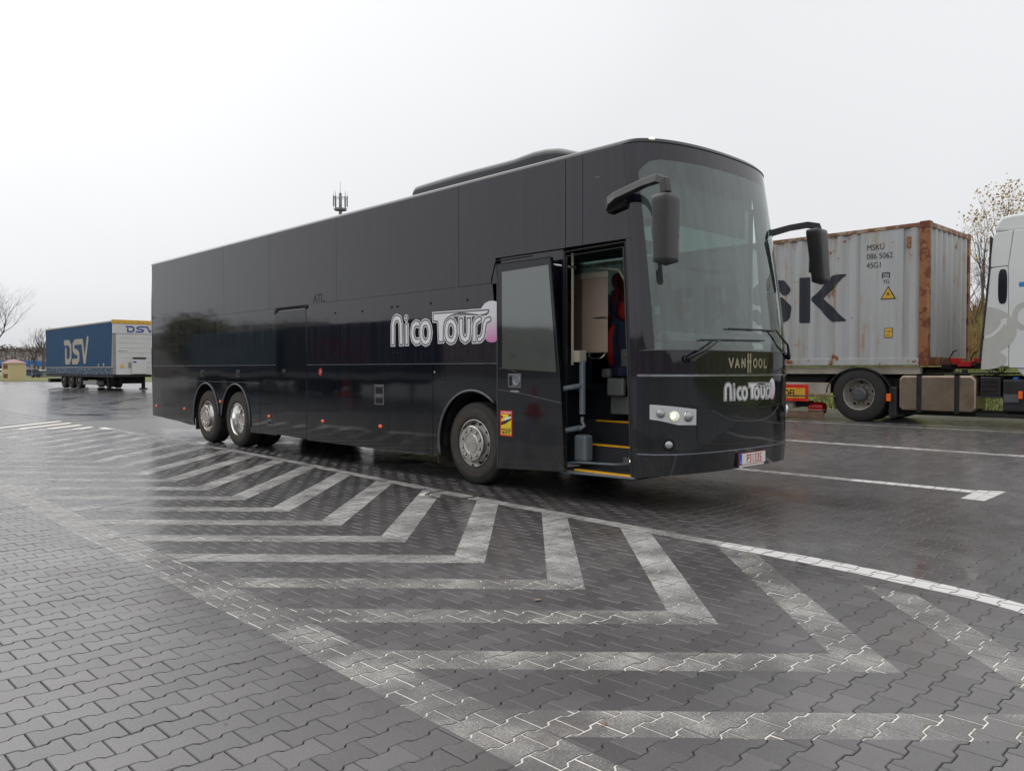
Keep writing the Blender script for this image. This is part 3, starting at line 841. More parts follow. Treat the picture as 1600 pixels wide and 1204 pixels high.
# far side, underbody, floor
bx('far_side', 'paint_black', BUS, -11.0, 2.55, BW-.02, BW, .30, 1.70); bx('far_blocker', 'chassis_black', BUS, -5.9, -.8, BW-.10, BW-.06, .10, .36)  # low strip on the far side, unseen, added to block sky glare underneath
bx('underbody_filler', 'chassis_black', BUS, -5.6, -.95, .5, 2.3, .24, .36); bx('underbody_filler', 'chassis_black', BUS, .8, 2.3, 1.2, 2.2, .27, .40)  # extra low boxes added so the ground beneath the coach stays dark
bx('far_side_rail', 'paint_black', BUS, -11.0, 2.38, BW-.02, BW, 3.45, 3.785)
for x0, x1 in ((-10.5, -8.6), (-8.4, -6.2), (-6.0, -3.8), (-3.6, -1.4), (-1.2, .9), (1.05, 2.35)):
    bx('far_window', 'tinted_glass', BUS, x0, x1, BW-.015, BW-.005, 1.70, 3.45)
for x0 in (-11.0, -8.6, -6.2, -3.8, -1.4, .9, 2.35): bx('window_post', 'paint_black', BUS, x0, x0+(.3 if x0 < -10 else .2 if x0 < .8 else .15 if x0 < 2 else .05), BW-.03, BW-.002, 1.70, 3.45)
bx('underbody', 'chassis_black', BUS, -10.7, -8.7, .05, 2.5, .45, 1.2)
bx('underbody', 'chassis_black', BUS, -5.8, -.9, .06, 2.48, .36, 1.2)
bx('underbody', 'chassis_black', BUS, -8.7, -5.8, .87, 1.7, .55, 1.2)
bx('underbody', 'chassis_black', BUS, -.9, .95, .87, 1.7, .45, 1.2)
bx('underbody', 'chassis_black', BUS, .9, 2.6, 1.10, 2.40, .40, .9)
bx('axle', 'chassis_black', BUS, -.07, .07, .3, 2.2, .42, .60); bx('axle', 'chassis_black', BUS, -6.89, -6.69, .3, 2.2, .42, .66); bx('axle', 'chassis_black', BUS, -8.20, -8.04, .3, 2.2, .42, .6)
bx('floor', 'wall_navy', BUS, -10.7, 1.2, .03, 2.5, 1.2, 1.26); bx('floor', 'wall_navy', BUS, 1.2, 2.3, 1.12, 2.5, 1.2, 1.26)
bx('ceiling', 'ceiling_grey', BUS, -10.7, 2.15, .06, 2.48, 3.55, 3.60)
bx('luggage_rack', 'ceiling_grey', BUS, -10.5, .9, 1.95, 2.48, 3.05, 3.22); bx('luggage_rack', 'ceiling_grey', BUS, -10.5, .4, .06, .55, 3.05, 3.22)
bx('bulkhead', 'wall_navy', BUS, -4.1, -4.0, .05, 2.48, 1.26, 3.55)
# wheels
def wheel(x, y, sgn, kind, dual=False):
    """sgn -1: outer face looks to -y"""
    w = bpy.data.objects.new('wheel', None); COL.objects.link(w); w.parent = BUS; w.location = (x, y, .52)
    s = -sgn
    prof = [(.300, .012), (.315, -.006), (.36, -.016), (.42, -.016), (.455, -.008), (.458, -.003), (.475, -.001), (.500, .012), (.515, .035), (.52, .05)]
    for k in range(5): o = .05+k*.045; prof += [(.52, o+.006), (.52, o+.030), (.506, o+.031), (.506, o+.043)] if k < 4 else [(.52, o+.03)]
    prof += [(.515, .27), (.5, .285), (.45, .3), (.32, .3), (.30, .28)]
    MB().lathe(prof, (0, 0, 0), 'y', 64, sgn=s).build('tyre', 'rubber', w, smooth=True)
    MB().lathe([(.318, -.0075), (.324, -.0135), (.345, -.0170), (.395, -.0180), (.425, -.0172), (.432, -.015)], (0, 0, 0), 'y', 64, sgn=s).build('sidewall_band', 'rubber_dusty', w, smooth='all')
    if kind == 'convex':
        MB().lathe([(.302, .012), (.300, -.006), (.293, -.008), (.287, .004), (.283, .050), (.278, .060), (.235, .0), (.226, -.035), (.222, -.050)], (0, 0, 0), 'y', 64, sgn=s).build('rim', 'alloy', w, smooth=True)
        MB().lathe([(.222, -.04), (.222, -.054), (.214, -.061), (.132, -.061), (.126, -.054), (.122, -.054), (.114, -.064), (.0, -.066)], (0, 0, 0), 'y', 48, sgn=s).build('hub', 'hub_metal', w, smooth=True)
        rn, hn, hr = .174, -.061, .2565
        hy = .031
    else:
        MB().lathe([(.302, .012), (.300, -.006), (.293, -.008), (.286, .004), (.278, .03), (.272, .13), (.262, .155)], (0, 0, 0), 'y', 64, sgn=s).build('rim', 'alloy_polished', w, smooth=True)
        MB().lathe([(.262, .155), (.225, .17), (.205, .158), (.15, .158)], (0, 0, 0), 'y', 48, sgn=s).build('disc', 'hub_metal', w, smooth=True)
        MB().lathe([(.155, .158), (.11, .15), (.105, .10), (.09, .085), (0, .085)], (0, 0, 0), 'y', 40, sgn=s).build('hub', 'hub_metal', w, smooth=True)
        rn, hn, hr, hy = .178, .158, .245, .160
    for k in range(10):
        a = 2*math.pi*(k+.5)/10
        c_ = (rn*math.cos(a), hn*s, rn*math.sin(a))
        MB().lathe([(.023, .0), (.023, -.0012), (0, -.0012)], c_, 'y', 14, sgn=s).build('nut_recess', 'void_dark', w)
        MB().lathe([(.0155, .004), (.0155, -.014), (.012, -.020), (0, -.022)], c_, 'y', 8, sgn=s).build('wheel_nut', 'alloy', w, smooth=True)
        a = 2*math.pi*k/10
        c, s_ = math.cos(a), math.sin(a)
        # oval vent holes lying on the sloped disc
        mb = MB(); q = 14; vs = []
        slope = .38 if kind == 'convex' else 0
        for i in range(q):
            t = 2*math.pi*i/q; dr, dt = .0155*math.cos(t), .025*math.sin(t); r_ = hr+dr
            h_ = (r_-.235)*1.395-.003 if kind == 'convex' else .1565+(.006 if r_ > .235 else 0)
            vs.append((r_*c-dt*s_, h_*s, r_*s_+dt*c))
        mb.add(vs, [tuple(range(q))]).build('vent_hole', 'void_dark', w)
    return w
for x, kd in ((-.03, 'convex'), (-6.79, 'concave'), (-8.12, 'convex')):
    wheel(x, .035, -1, kd)
    wheel(x, BW-.035, 1, kd)
text_obj('tyre_lettering', 'REGIONAL', .032, 'rubber_dusty', BUS, (-.12, .018, .115), (1, 0, .1), (0, 0, 1), ext=.001)
# inner twin tyres of the drive axle
for y in (.42, 1.83): MB().lathe([(.3, 0), (.5, 0), (.52, .03), (.52, .27), (.5, .3), (.3, .3)], (-6.79, y, .52), 'y', 40).build('twin_tyre', 'rubber', BUS, smooth=True)
# side details
for x, z in ((-10.78, .64), (-9.2, .63), (-7.45, .83), (-5.46, .63), (-3.65, .63), (-2.05, .63)):
    MB().lathe([(.0, -.022), (.02, -.020), (.034, -.010), (.036, 0)], (x, -.004, z), 'y', 16, sc=(1.25, .75)).build('side_marker_lamp', 'orange_lens', BUS, smooth='all')
def latch(x, z, w=.07, h=.13):
    bx('door_handle', 'trim_grey', BUS, x-w, x+w, -.006, 0, z-h/2, z+h/2, .002); l = bx('handle_recess', 'void_dark', BUS, x-w+.01, x+w-.01, -.008, -.0055, z-h/2+.012, z+h/2-.012)
    bx('handle_lever', 'chrome_trim', BUS, x-w+.012, x+w-.03, -.014, -.0075, z-.004, z+.012)
latch(-8.3, 1.37, .07, .12); latch(-6.68, 1.375, .07, .12); latch(-4.90, 1.42, .075, .12)
bx('vent_cover', 'trim_grey', BUS, -2.20, -1.96, -.007, .001, .94, 1.23, .003); bx('vent_slot', 'void_dark', BUS, -2.17, -1.99, -.009, -.0065, 1.10, 1.19); bx('vent_slot', 'void_dark', BUS, -2.17, -1.99, -.009, -.0065, .96, 1.04)
bx('vent_bar', 'chrome_trim', BUS, -2.18, -1.98, -.016, -.0065, 1.055, 1.075); bx('vent_bar', 'chrome_trim', BUS, -2.18, -1.98, -.016, -.0065, 1.20, 1.215)
bx('socket_cover', 'trim_grey', BUS, -5.52, -5.36, -.006, .001, .47, .58, .002); bx('socket_slot', 'void_dark', BUS, -5.50, -5.38, -.008, -.0055, .50, .54)
MB().lathe([(0, -.006), (.055, -.006), (.06, 0)], (-3.72, -.001, 1.41), 'y', 20, sc=(.9, 1.1)).build('round_sticker', 'seat_red', BUS)
text_obj('round_sticker_number', '2', .07, 'white_vinyl', BUS, (-3.735, -.0085, 1.385), (1, 0, 0), (0, 0, 1))
for i, (x, z) in enumerate([(-3.27, 2.32), (-2.52, 2.31), (-1.77, 2.33), (-1.63, 2.33), (-.88, 2.33), (-.13, 2.33), (-3.28, 1.68), (-2.51, 1.66), (-1.75, 1.67), (-1.62, 1.67), (-.87, 1.67), (-.12, 1.68)]):
    MB().lathe([(0, -.012), (.012, -.011), (.016, 0)], (x, .0, z), 'y', 10).build('stud', 'void_dark', BUS)
MB().lathe([(0, -.005), (.014, -.004), (.016, 0)], (-.80, 0, 1.415), 'y', 10).build('flap_lock', 'steel', BUS)
for x, z in ((-5.17, 2.45), (-4.16, 2.47)): MB().lathe([(0, -.02), (.03, -.018), (.04, .0)], (x, 0, z), 'y', 12, sc=(1.6, 1)).build('door_hinge', 'void_dark', BUS)
MB().tube([(-5.23, -.010, 2.40), (-5.19, -.012, 2.455), (-5.10, -.012, 2.48), (-4.22, -.012, 2.48)], .008, 5).build('rain_gutter', 'seal_rubber', BUS)
MB().tube([(.465-.14, -.006, 2.50), (.33, -.006, 2.56), (.40, -.006, 2.76), (.47, -.006, 2.765), (1.0, -.006, 2.77)], .0045, 5).build('glue_line', 'seal_rubber', BUS)
text_obj('old_lettering', 'ATL.', .19, 'ghost_vinyl', BUS, (-3.95, -.0005, 2.52), (1, 0, 0), (.12, 0, 1), ext=.0005, bold=.004)
MB().lathe([(0, -.012), (.02, -.012), (.022, 0)], (-11.2, .06, 1.32), 'x', 10).build('rear_lamp', 'steel', BUS)
bx('sensor', 'grey_vinyl', BUS, 1.985, 2.045, -.004, .001, 3.495, 3.51)

# company lettering, cut from vinyl: white outline, grey inline, white core
LT = dict(n=[(.107,.047),(.112,.317),(.142,.389),(.199,.415),(.266,.395),(.298,.321),(.312,.042)], i=[(.436,.293),(.439,.045)], idot=[(.425,.399)],
 c=[(.70,.305),(.645,.316),(.59,.287),(.564,.19),(.59,.101),(.647,.062),(.71,.070)],
 o=[(.862,.319),(.805,.306),(.773,.258),(.766,.189),(.778,.118),(.813,.068),(.861,.051),(.913,.066),(.945,.113),(.957,.182),(.945,.252),(.914,.301),(.862,.319)],
 o2=[(1.396,.318),(1.342,.299),(1.314,.248),(1.304,.186),(1.313,.118),(1.346,.076),(1.395,.059),(1.45,.073),(1.479,.118),(1.491,.18),(1.483,.242),(1.448,.295),(1.396,.318)],
 u=[(1.6,.339),(1.602,.156),(1.623,.094),(1.681,.062),(1.732,.086),(1.751,.151),(1.756,.332)],
 r=[(1.863,.042),(1.86,.227),(1.879,.281),(1.924,.309),(1.962,.318)], s=[(2.14,.305),(2.081,.293),(2.052,.249),(2.037,.161),(2.019,.102),(1.977,.069),(1.947,.065)])
TO = [(1.006,.451),(2.152,.443),(2.147,.383),(2.103,.346),(2.007,.338),(1.764,.362),(1.528,.373),(1.415,.368),(1.334,.341),(1.284,.302),(1.264,.229),(1.26,.031),(1.124,.029),(1.108,.304),(1.011,.311)]
SW = [(1.265,.25),(1.301,.327),(1.366,.366),(1.464,.397),(1.608,.405),(1.764,.387),(1.932,.364),(2.037,.364),(2.111,.38),(2.133,.408)]
CAP = [(1.992,.455),(2.052,.506),(2.14,.53),(2.199,.528),(2.256,.518),(2.281,.5),(2.28,.046),(2.242,.025),(2.169,.019),(2.103,.033),(2.059,.071),(2.007,.202)]
def logo(mapf, h, capmat, oval=False, thick=1.0):
    X, Y = axgrid(0, 2.42, -.05, .60, h)
    def stem(pts): return [(x, y-.08) if y < .05 and k in 'nir' else (x, y+.08) if y > .33 and k == 'u' else (x, y) for x, y in pts]
    lay = []
    for k in ('n', 'i', 'idot', 'c', 'o', 'T', 'o2', 'u', 'r', 's'):
        if k == 'T': lay.append(sd_poly(X, Y, TO)); continue
        d = sd_seg(X, Y, stem(LT[k]) if k in ('n', 'i', 'r', 'u') else LT[k], {'idot': .050, 'i': .050, 'r': .052, 's': .052}.get(k, .056)*thick)
        if k in ('n', 'i', 'r'): d = np.maximum(d, .012-Y)
        if k == 'u': d = np.maximum(d, Y-.362)
        lay.append(d)
    phi = np.minimum.reduce(lay)
    def inner(a):
        out = []
        for i, d in enumerate(lay):
            e = d+a
            if i < len(lay)-1: e = np.maximum(e, -np.minimum.reduce(lay[i+1:]))
            out.append(e)
        return np.minimum.reduce(out)
    if oval: cp = (np.hypot((X-2.17)/.17, (Y-.275)/.275)-1)*.17
    else: cp = sd_poly(X, Y, CAP)
    art(cp, 0, -.05, h, 0, lambda x, y: mapf(x, y, .0012)).build('logo_capsule', capmat, BUS)
    art(phi, 0, -.05, h, 0, lambda x, y: mapf(x, y, .0022)).build('logo_outline', 'white_vinyl', BUS)
    art(inner(.0125), 0, -.05, h, 0, lambda x, y: mapf(x, y, .0032)).build('logo_inline', 'grey_vinyl', BUS)
    core = np.maximum(inner(.031), -(sd_seg(X, Y, SW, .012)))
    art(core, 0, -.05, h, 0, lambda x, y: mapf(x, y, .0042)).build('logo_core', 'white_vinyl', BUS)
logo(lambda x, y, o: (x-1.85, -o-.0005, y+1.76), .008, 'capsule_pink')
lf = 1.07/2.30
logo(lambda x, y, o: fyz(.70+x*lf, 1.115+y*lf*.93, o+.001), .018, 'capsule_front', True, 1.0)
# maker's name on the valance
def vh():
    h = .0045; X, Y = axgrid(-.44, .44, -.13, .13, h); w = .0115; hh = .043
    def mv(pts, dx): return [(x+dx, y) for x, y in pts]
    sh = [[(-.035, hh), (0, -hh)], [(.035, hh), (0, -hh)]]; A_ = [[(-.035, -hh), (0, hh)], [(.035, -hh), (0, hh)], [(-.018, -.016), (.018, -.016)]]
    N_ = [[(-.03, -hh), (-.03, hh)], [(-.03, hh), (.03, -hh)], [(.03, -hh), (.03, hh)]]
    O_ = [[(.034*math.cos(t), hh*math.sin(t)) for t in np.linspace(0, 2*math.pi, 15)]]; L_ = [[(-.025, hh), (-.025, -hh)], [(-.025, -hh), (.025, -hh)]]
    phi = np.full(X.shape, 9.)
    for st, dx in ((sh, -.345), (A_, -.235), (N_, -.115), (O_, .125), (O_, .235), (L_, .345)):
        for p in st: phi = np.minimum(phi, sd_seg(X, Y, mv(p, dx), w))
    for dx in (-.024, .024): phi = np.minimum(phi, sd_poly(X, Y, [(dx-.014, -.105), (dx+.014, -.105), (dx+.014, .105), (dx-.014, .105)]))
    phi = np.minimum(phi, sd_poly(X, Y, [(-.045, .005), (.045, .005), (.045, .032), (-.045, .032)]))
    art(phi, -.44, -.13, h, 0, lambda x, y: fyz(1.19+x, 1.518+y, .004)).build('maker_emblem', 'emblem_metal', BUS)
vh()

# front door: swung out in front of the side, glass above, painted below
DY = -.13
door = MB().prism([(.575, .27), (1.655, .325), (1.60, 1.20), (1.44, 2.70), (.565, 2.70)], 'y', DY+.05, DY).build('door', 'paint_black', BUS, bevel=.006)
MB().prism([(.66, 1.46), (1.535, 1.42), (1.415, 2.615), (.655, 2.60)], 'y', DY-.001, DY-.004).build('door_glass', 'door_glass', door)
MB().tube([(.59, DY-.002, 1.21), (1.0, DY-.002, 1.17), (1.62, DY-.002, 1.08)], .004, 5).build('door_crease', 'trim_grey', door)
MB().tube([(.60, DY-.002, 1.455), (.70, DY-.002, 1.475), (.82, DY-.002, 1.44), (.90, DY-.002, 1.42)], .003, 5).build('door_glass_edge', 'trim_grey', door)
MB().tube([(.567, DY-.003, 2.70), (1.44, DY-.003, 2.70), (1.60, DY-.003, 1.20), (1.655, DY-.003, .325)], .005, 5).build('door_seal', 'seal_rubber', door)
MB().tube([(.567, DY-.003, 2.70), (.575, DY-.003, .27)], .004, 5).build('door_edge_trim', 'trim_grey', door)
hb = bx('door_lock', 'grey_vinyl', door, .765, .985, DY-.012, DY, 1.235, 1.40, .012)
MB().lathe([(.0, -.004), (.04, -.004), (.044, -.010), (.058, -.010), (.062, 0)], (.915, DY-.012, 1.32), 'y', 24).build('lock_ring', 'chrome_trim', door)
bx('lock_slot', 'void_dark', door, .79, .835, DY-.0135, DY-.0115, 1.26, 1.375)
text_obj('door_sign', 'DRÜCKEN', .03, 'white_vinyl', door, (.80, DY-.003, 1.185), (1, 0, 0), (0, 0, 1), ext=.0005)
# blind-spot warning sticker
sx0, sx1, sz0, sz1 = .625, .83, .665, .965; q = DY-.002
bx('warning_sticker', 'sticker_red', door, sx0, sx1, q-.001, q+.002, sz0, sz1)
bx('sticker_field', 'sticker_yellow', door, sx0+.017, sx1-.017, q-.0020, q-.0008, sz0+.017, sz1-.042)
MB().prism([(sx0+.017, .79), (sx0+.017, .83), (sx1-.017, .875), (sx1-.017, .86), (sx0+.09, .81)], 'y', q-.0018, q-.0026).build('sticker_shape', 'black_print', door)
MB().prism([(sx0+.017, .865), (sx0+.055, .89), (sx0+.017, .91)], 'y', q-.0018, q-.0026).build('sticker_shape', 'black_print', door)
MB().prism([(sx0+.05, .842), (sx0+.13, .862), (sx1-.02, .885), (sx1-.025, .905), (sx0+.10, .885)], 'y', q-.0024, q-.0032).build('sticker_vehicle', 'white_vinyl', door)
MB().prism([(sx1-.075, .895), (sx1-.017, .905), (sx1-.017, .923), (sx1-.05, .923)], 'y', q-.0018, q-.0026).build('sticker_shape', 'black_print', door)
text_obj('sticker_text', 'ATTENTION', .031, 'white_vinyl', door, (sx0+.103, q-.0016, sz1-.034), (1, 0, 0), (0, 0, 1), 'CENTER', ext=.0004, bold=.0006)
text_obj('sticker_text', 'ANGLES', .044, 'black_print', door, (sx0+.103, q-.0026, .727), (1, 0, 0), (0, 0, 1), 'CENTER', ext=.0004, bold=.001)
text_obj('sticker_text', 'MORTS', .044, 'black_print', door, (sx0+.103, q-.0026, .690), (1, 0, 0), (0, 0, 1), 'CENTER', ext=.0004, bold=.001)
# door arms
MB().tube([(1.35, DY+.06, 2.63), (1.42, -.02, 2.62), (1.60, .12, 2.59)], [.012, .014, .016], 8).build('door_arm', 'steel', BUS, smooth='all')
# doorway frame and interior
def jamb(pts, w, mat='seal_rubber', d=.10):
    MB().tube([(x, .02, z) for x, z in pts], w, 4).build('door_frame', mat, BUS)
jamb([(1.51, .33), (1.52, 2.76), (2.385, 2.775), (2.50, .34)], .022)
jamb([(1.545, .33), (1.55, 2.71), (2.35, 2.725), (2.465, .34)], .012, 'dark_plastic')
bx('stair_wall', 'wall_navy', BUS, .95, 1.0, .02, 1.1, .3, 1.75)
bx('stair_wall', 'seal_rubber', BUS, 1.0, 1.50, .035, .05, .35, 2.9)
bx('stair_wall', 'wall_navy', BUS, .95, 2.52, 1.08, 1.12, .3, 1.2)
MB().prism([(2.48, .33), (2.54, .33), (2.54, 1.2), (2.46, 1.2)], 'y', .05, 1.1).build('stair_wall', 'wall_navy', BUS)
for k, (y0, z, xa) in enumerate(((.03, .345, 1.50), (.34, .605, 1.30), (.68, .85, 1.15))):
    st = bx('step', 'step_rubber', BUS, xa, 2.475-.01*k, y0, 1.10, z-.26 if k else z-.05, z, .004)
    bx('nosing', 'yellow_nosing', st, xa+(.17, .22, .28)[k], 2.47-.01*k, y0-.012, y0+.035, z-.014, z+.004)
bx('step_lamp', 'trim_grey', BUS, 2.10, 2.32, .335, .342, .42, .49, .004)
MB().lathe([(0, -.012), (.014, -.010), (.016, 0)], (2.21, .334, .455), 'y', 10).build('step_light', 'marker_lit', BUS)
MB().tube([(1.50, .04, .40), (1.7, .05, .42), (2.2, .06, .44), (2.30, .2, .44)], .012, 6).build('door_linkage', 'rail_grey', BUS)
# grey vertical grab post with two swing arms
MB().tube([(1.66, .16, .95), (1.66, .16, 1.55)], .035, 10).build('grab_post', 'rail_grey', BUS, smooth=True)
MB().tube([(1.66, .16, .92), (1.66, .16, .86), (1.70, .15, .82), (1.66, .10, .78)], .022, 8).build('grab_post_foot', 'rail_grey', BUS, smooth='all')
for z in (1.27, .80): MB().tube([(1.40, -.09, z-.06), (1.50, -.02, z-.04), (1.66, .14, z)], [.026, .03, .032], 8).build('swing_arm', 'rail_grey', BUS, smooth='all')
bx('post_cover', 'rail_grey', BUS, 1.58, 1.76, .10, .24, .42, .72, .03)
bx('door_post', 'beige_light', BUS, 1.555, 1.575, .09, .11, 1.5, 2.75)
bx('post_box', 'beige_light', BUS, 1.56, 1.67, .09, .22, 1.53, 1.66, .01)
# beige locker
lk = bpy.data.objects.new('locker', None); COL.objects.link(lk); lk.parent = BUS
MB().prism([(1.10, .62), (1.385, .47), (1.745, .50), (1.43, .84), (1.12, .84)], 'z', 1.645, 2.50).build('cabinet_body', 'beige_locker', lk, bevel=.006)
MB().prism([(1.09, .615), (1.38, .46), (1.755, .49), (1.44, .86), (1.11, .86)], 'z', 2.50, 2.575).build('cabinet_lid', 'beige_light', lk, bevel=.012)
def lf2(t, off=.004): return Vector((1.385+.36*t, .47+.03*t-off, 0))
MB().tube([lf2(.30)+Vector((0, 0, 1.645)), lf2(.33, .03)+Vector((0, 0, 1.60)), lf2(.45, .04)+Vector((0, 0, 1.575)), lf2(.78, .04)+Vector((0, 0, 1.575)), lf2(.90, .03)+Vector((0, 0, 1.60)), lf2(.93)+Vector((0, 0, 1.645))], .011, 8).build('handle', 'steel', lk, smooth='all')
p = lf2(.68); bx('latch', 'steel', lk, p.x-.10, p.x+.08, p.y-.003, p.y+.02, 2.035, 2.05)
MB().lathe([(0, -.012), (.014, -.01), (.016, 0)], (p.x+.10, p.y+.01, 2.042), 'y', 10).build('lock', 'steel', lk)
# seats
def seat(x, y, z, back, face, side, s=1.0, faceang=0, name='seat'):
    r = bpy.data.objects.new(name, None); COL.objects.link(r); r.parent = BUS; r.location = (x, y, z); r.rotation_euler = (0, 0, faceang); r.scale = (s, s, s)
    mb = MB()
    def P(u, v):   # back rest, hourglass outline with headrest; faces +x
        w = .23+.03*math.sin(v*6.0); w = w if v < .72 else .16+.03*math.cos((v-.86)*18); w = w if v < .97 else .10
        t = 2*math.pi*u; d = .055*(1.1-.4*v)
        return (-.10*v+d*math.cos(t), w*math.sin(t), .12+.80*v)
    MB().grid(P, 21, 24).build('backrest', side, r, smooth='all')
    MB().grid(lambda u, v: ((-.10*(.15+.5*v)+.062*(1.1-.4*(.15+.5*v))+.012, (.13-.04*abs(v-.5))*(2*u-1), .12+.80*(.12+.55*v))), 8, 10).build('back_cushion', face, r, smooth='all')
    MB().lathe([(0, -.02), (.10, -.015), (.135, .02), (.13, .06), (.1, .08)], (.005, 0, .80), 'x', 20, sgn=-1, sc=(.95, 1.0)).build('headrest', back, r, smooth='all')
    MB().box(-.08, .40, -.23, .23, 0, .13).build('cushion', face, r, bevel=.04, seg=3)
    return r
gs = seat(1.56, 1.10, 1.36, 'seat_red', 'seat_navy', 'seat_navy', 1.0, R(-35))
for sy in (-1, 1): MB().tube([(.03, sy*.20, .14), (.02, sy*.235, .30), (-.02, sy*.235, .48), (-.05, sy*.17, .62)], [.03, .05, .05, .03], 8).build('bolster', 'seat_red', gs, smooth='all')
for x, y, z in ((1.05, 1.75, 1.75), (.75, 2.2, 1.75), (1.35, 2.15, 1.75), (.2, 1.75, 1.6), (.2, 2.2, 1.6), (-.8, 1.75, 1.6), (-.8, 2.2, 1.6), (-.8, .35, 1.6), (-.8, .8, 1.6)):
    seat(x, y, z, 'seat_darkred', 'seat_darkred', 'seat_darkred', 1.05, R(-10))
# grey consoles beside the steps
bx('console', 'grey_plastic', BUS, 1.65, 2.05, .85, 1.05, 1.26, 1.69, .015)
bx('console_slot', 'trim_grey', BUS, 1.72, 1.98, .842, .852, 1.58, 1.60); bx('console_slot', 'trim_grey', BUS, 1.72, 1.98, .842, .852, 1.40, 1.415)
bx('console', 'grey_plastic', BUS, 1.52, 1.77, .75, .81, 1.14, 1.35, .02); bx('console', 'grey_plastic', BUS, 1.50, 2.05, .85, 1.05, .92, 1.135, .01)
bx('arm_pad', 'grey_plastic', BUS, 1.39, 1.52, .80, .90, 1.35, 1.46, .025)
MB().tube([(1.55, .5, 2.62), (1.86, .55, 2.58), (1.98, .6, 2.35), (2.0, .7, 1.9), (2.0, .8, 1.6)], .016, 8).build('grab_rail', 'beige_light', BUS, smooth='all')
# dashboard, steering wheel and things behind the windscreen
MB().grid(lambda u, v: (fx(.15+2.25*u, 1.75)-.05-.55*v*(.35+.65*sstep(u*4)), .15+2.25*u, 1.74+.10*math.sin(math.pi*v*.9)+.06*math.exp(-((u-.72)/.16)**2)*math.sin(math.pi*v)), 30, 8).build('dashboard', 'dash_light', BUS, smooth='all')
bx('dashboard_front', 'dash_grey', BUS, 2.35, 2.5, .5, 2.4, 1.3, 1.74)
MB().grid(lambda u, v: Vector((2.30, 1.95, 1.93))+Vector((.09*math.sin(2*math.pi*u), .22*math.cos(2*math.pi*u), .20*math.sin(2*math.pi*u)))+Vector((.016*math.cos(2*math.pi*v), 0, .016*math.sin(2*math.pi*v))), 30, 7).build('steering_wheel', 'dark_plastic', BUS, smooth='all')
MB().lathe([(0, 0), (.06, .01), (.12, .05)], (2.43, .43, 2.20), 'z', 10).build('hanging_jacket_collar', 'jacket_green', BUS)
MB().grid(lambda u, v: (2.44+.02*math.cos(7*u), .43+(.03+.13*v)*(2*u-1), 2.24-.40*v), 12, 6).build('hanging_jacket', 'jacket_green', BUS, smooth='all')
bx('badge', 'card_blue', BUS, 2.475, 2.48, .39, .48, 2.03, 2.12)
bx('folded_paper', 'white_cloth', BUS, 2.75, 2.95, 1.25, 1.55, 1.84, 1.845)
seat(1.75, 1.92, 1.42, 'seat_darkred', 'seat_navy', 'seat_navy', 1.0, 0)
bx('partition', 'grey_plastic', BUS, 1.30, 1.34, 1.35, 2.45, 1.26, 2.05, .01)
for y in (1.05, 1.62): bx('windscreen_sticker', 'white_cloth', BUS, xc(1.78)-.075, xc(1.78)-.072, y, y+.10, 1.72, 1.80)
bx('sun_blind', 'ceiling_grey', BUS, 2.40, 2.43, .25, 2.3, 3.05, 3.5, .01)
bx('destination_box', 'trim_grey', BUS, 2.15, 2.35, 1.3, 2.1, 2.62, 2.78, .02)
# outside mirrors
def rounded_head(name, c, w, d, h, tilt):
    def P(u, v):
        t = 2*math.pi*u; ct, st = math.cos(t), math.sin(t); e = .38
        ex = math.copysign(abs(ct)**e, ct); ey = math.copysign(abs(st)**e, st)
        k = min(1, (v*12+.55) if v < .04 else 1, ((1-v)*9+.45) if v > .93 else 1); k = 0 if v in (0, 1) else k; tp = 1-.17*(1-v)**.8
        return Vector(c)+Vector((ex*d/2*k*tp, ey*w/2*k*tp+tilt*(v-.5), (v-.5)*h))
    return MB().grid(P, 25, 20).build(name, 'mirror_plastic', BUS, smooth='all')
def mirror(sy, yb, pts, head, tilt):
    h = rounded_head('mirror_head', head, .27, .20, .70, tilt)
    bx('mirror_glass', 'alloy_polished', h, head[0]-.094, head[0]-.088, head[1]-.075, head[1]+.075, head[2]-.20, head[2]+.24)
    MB().tube(pts, [.075, .065, .052, .048, .050, .052, .055], 4, flat=1.15).build('mirror_arm', 'mirror_plastic', BUS, bevel=.008)
mirror(-1, 0, [(2.19, -.01, 3.16), (2.25, -.06, 3.20), (2.36, -.10, 3.235), (2.80, -.22, 3.275), (3.00, -.275, 3.275), (3.08, -.29, 3.24), (3.10, -.29, 3.12)], (3.10, -.29, 2.78), 0)
MB().prism([(2.19, 3.08), (2.40, 3.12), (2.42, 3.20), (2.20, 3.25)], 'y', .0, -.06).build('mirror_bracket', 'void_dark', BUS, bevel=.01)
mirror(1, 0, [(2.45, BW-.02, 2.95), (2.50, BW+.05, 3.05), (2.58, BW+.12, 3.15), (2.75, BW+.26, 3.21), (2.92, BW+.38, 3.24), (3.02, BW+.44, 3.22), (3.05, BW+.46, 3.1)], (3.03, BW+.47, 2.85), -.15)
MB().tube([fyz(2.3, 2.2, -.03), fyz(2.34, 3.0, -.03)], .03, 8).build('inner_pillar_trim', 'dark_plastic', BUS)
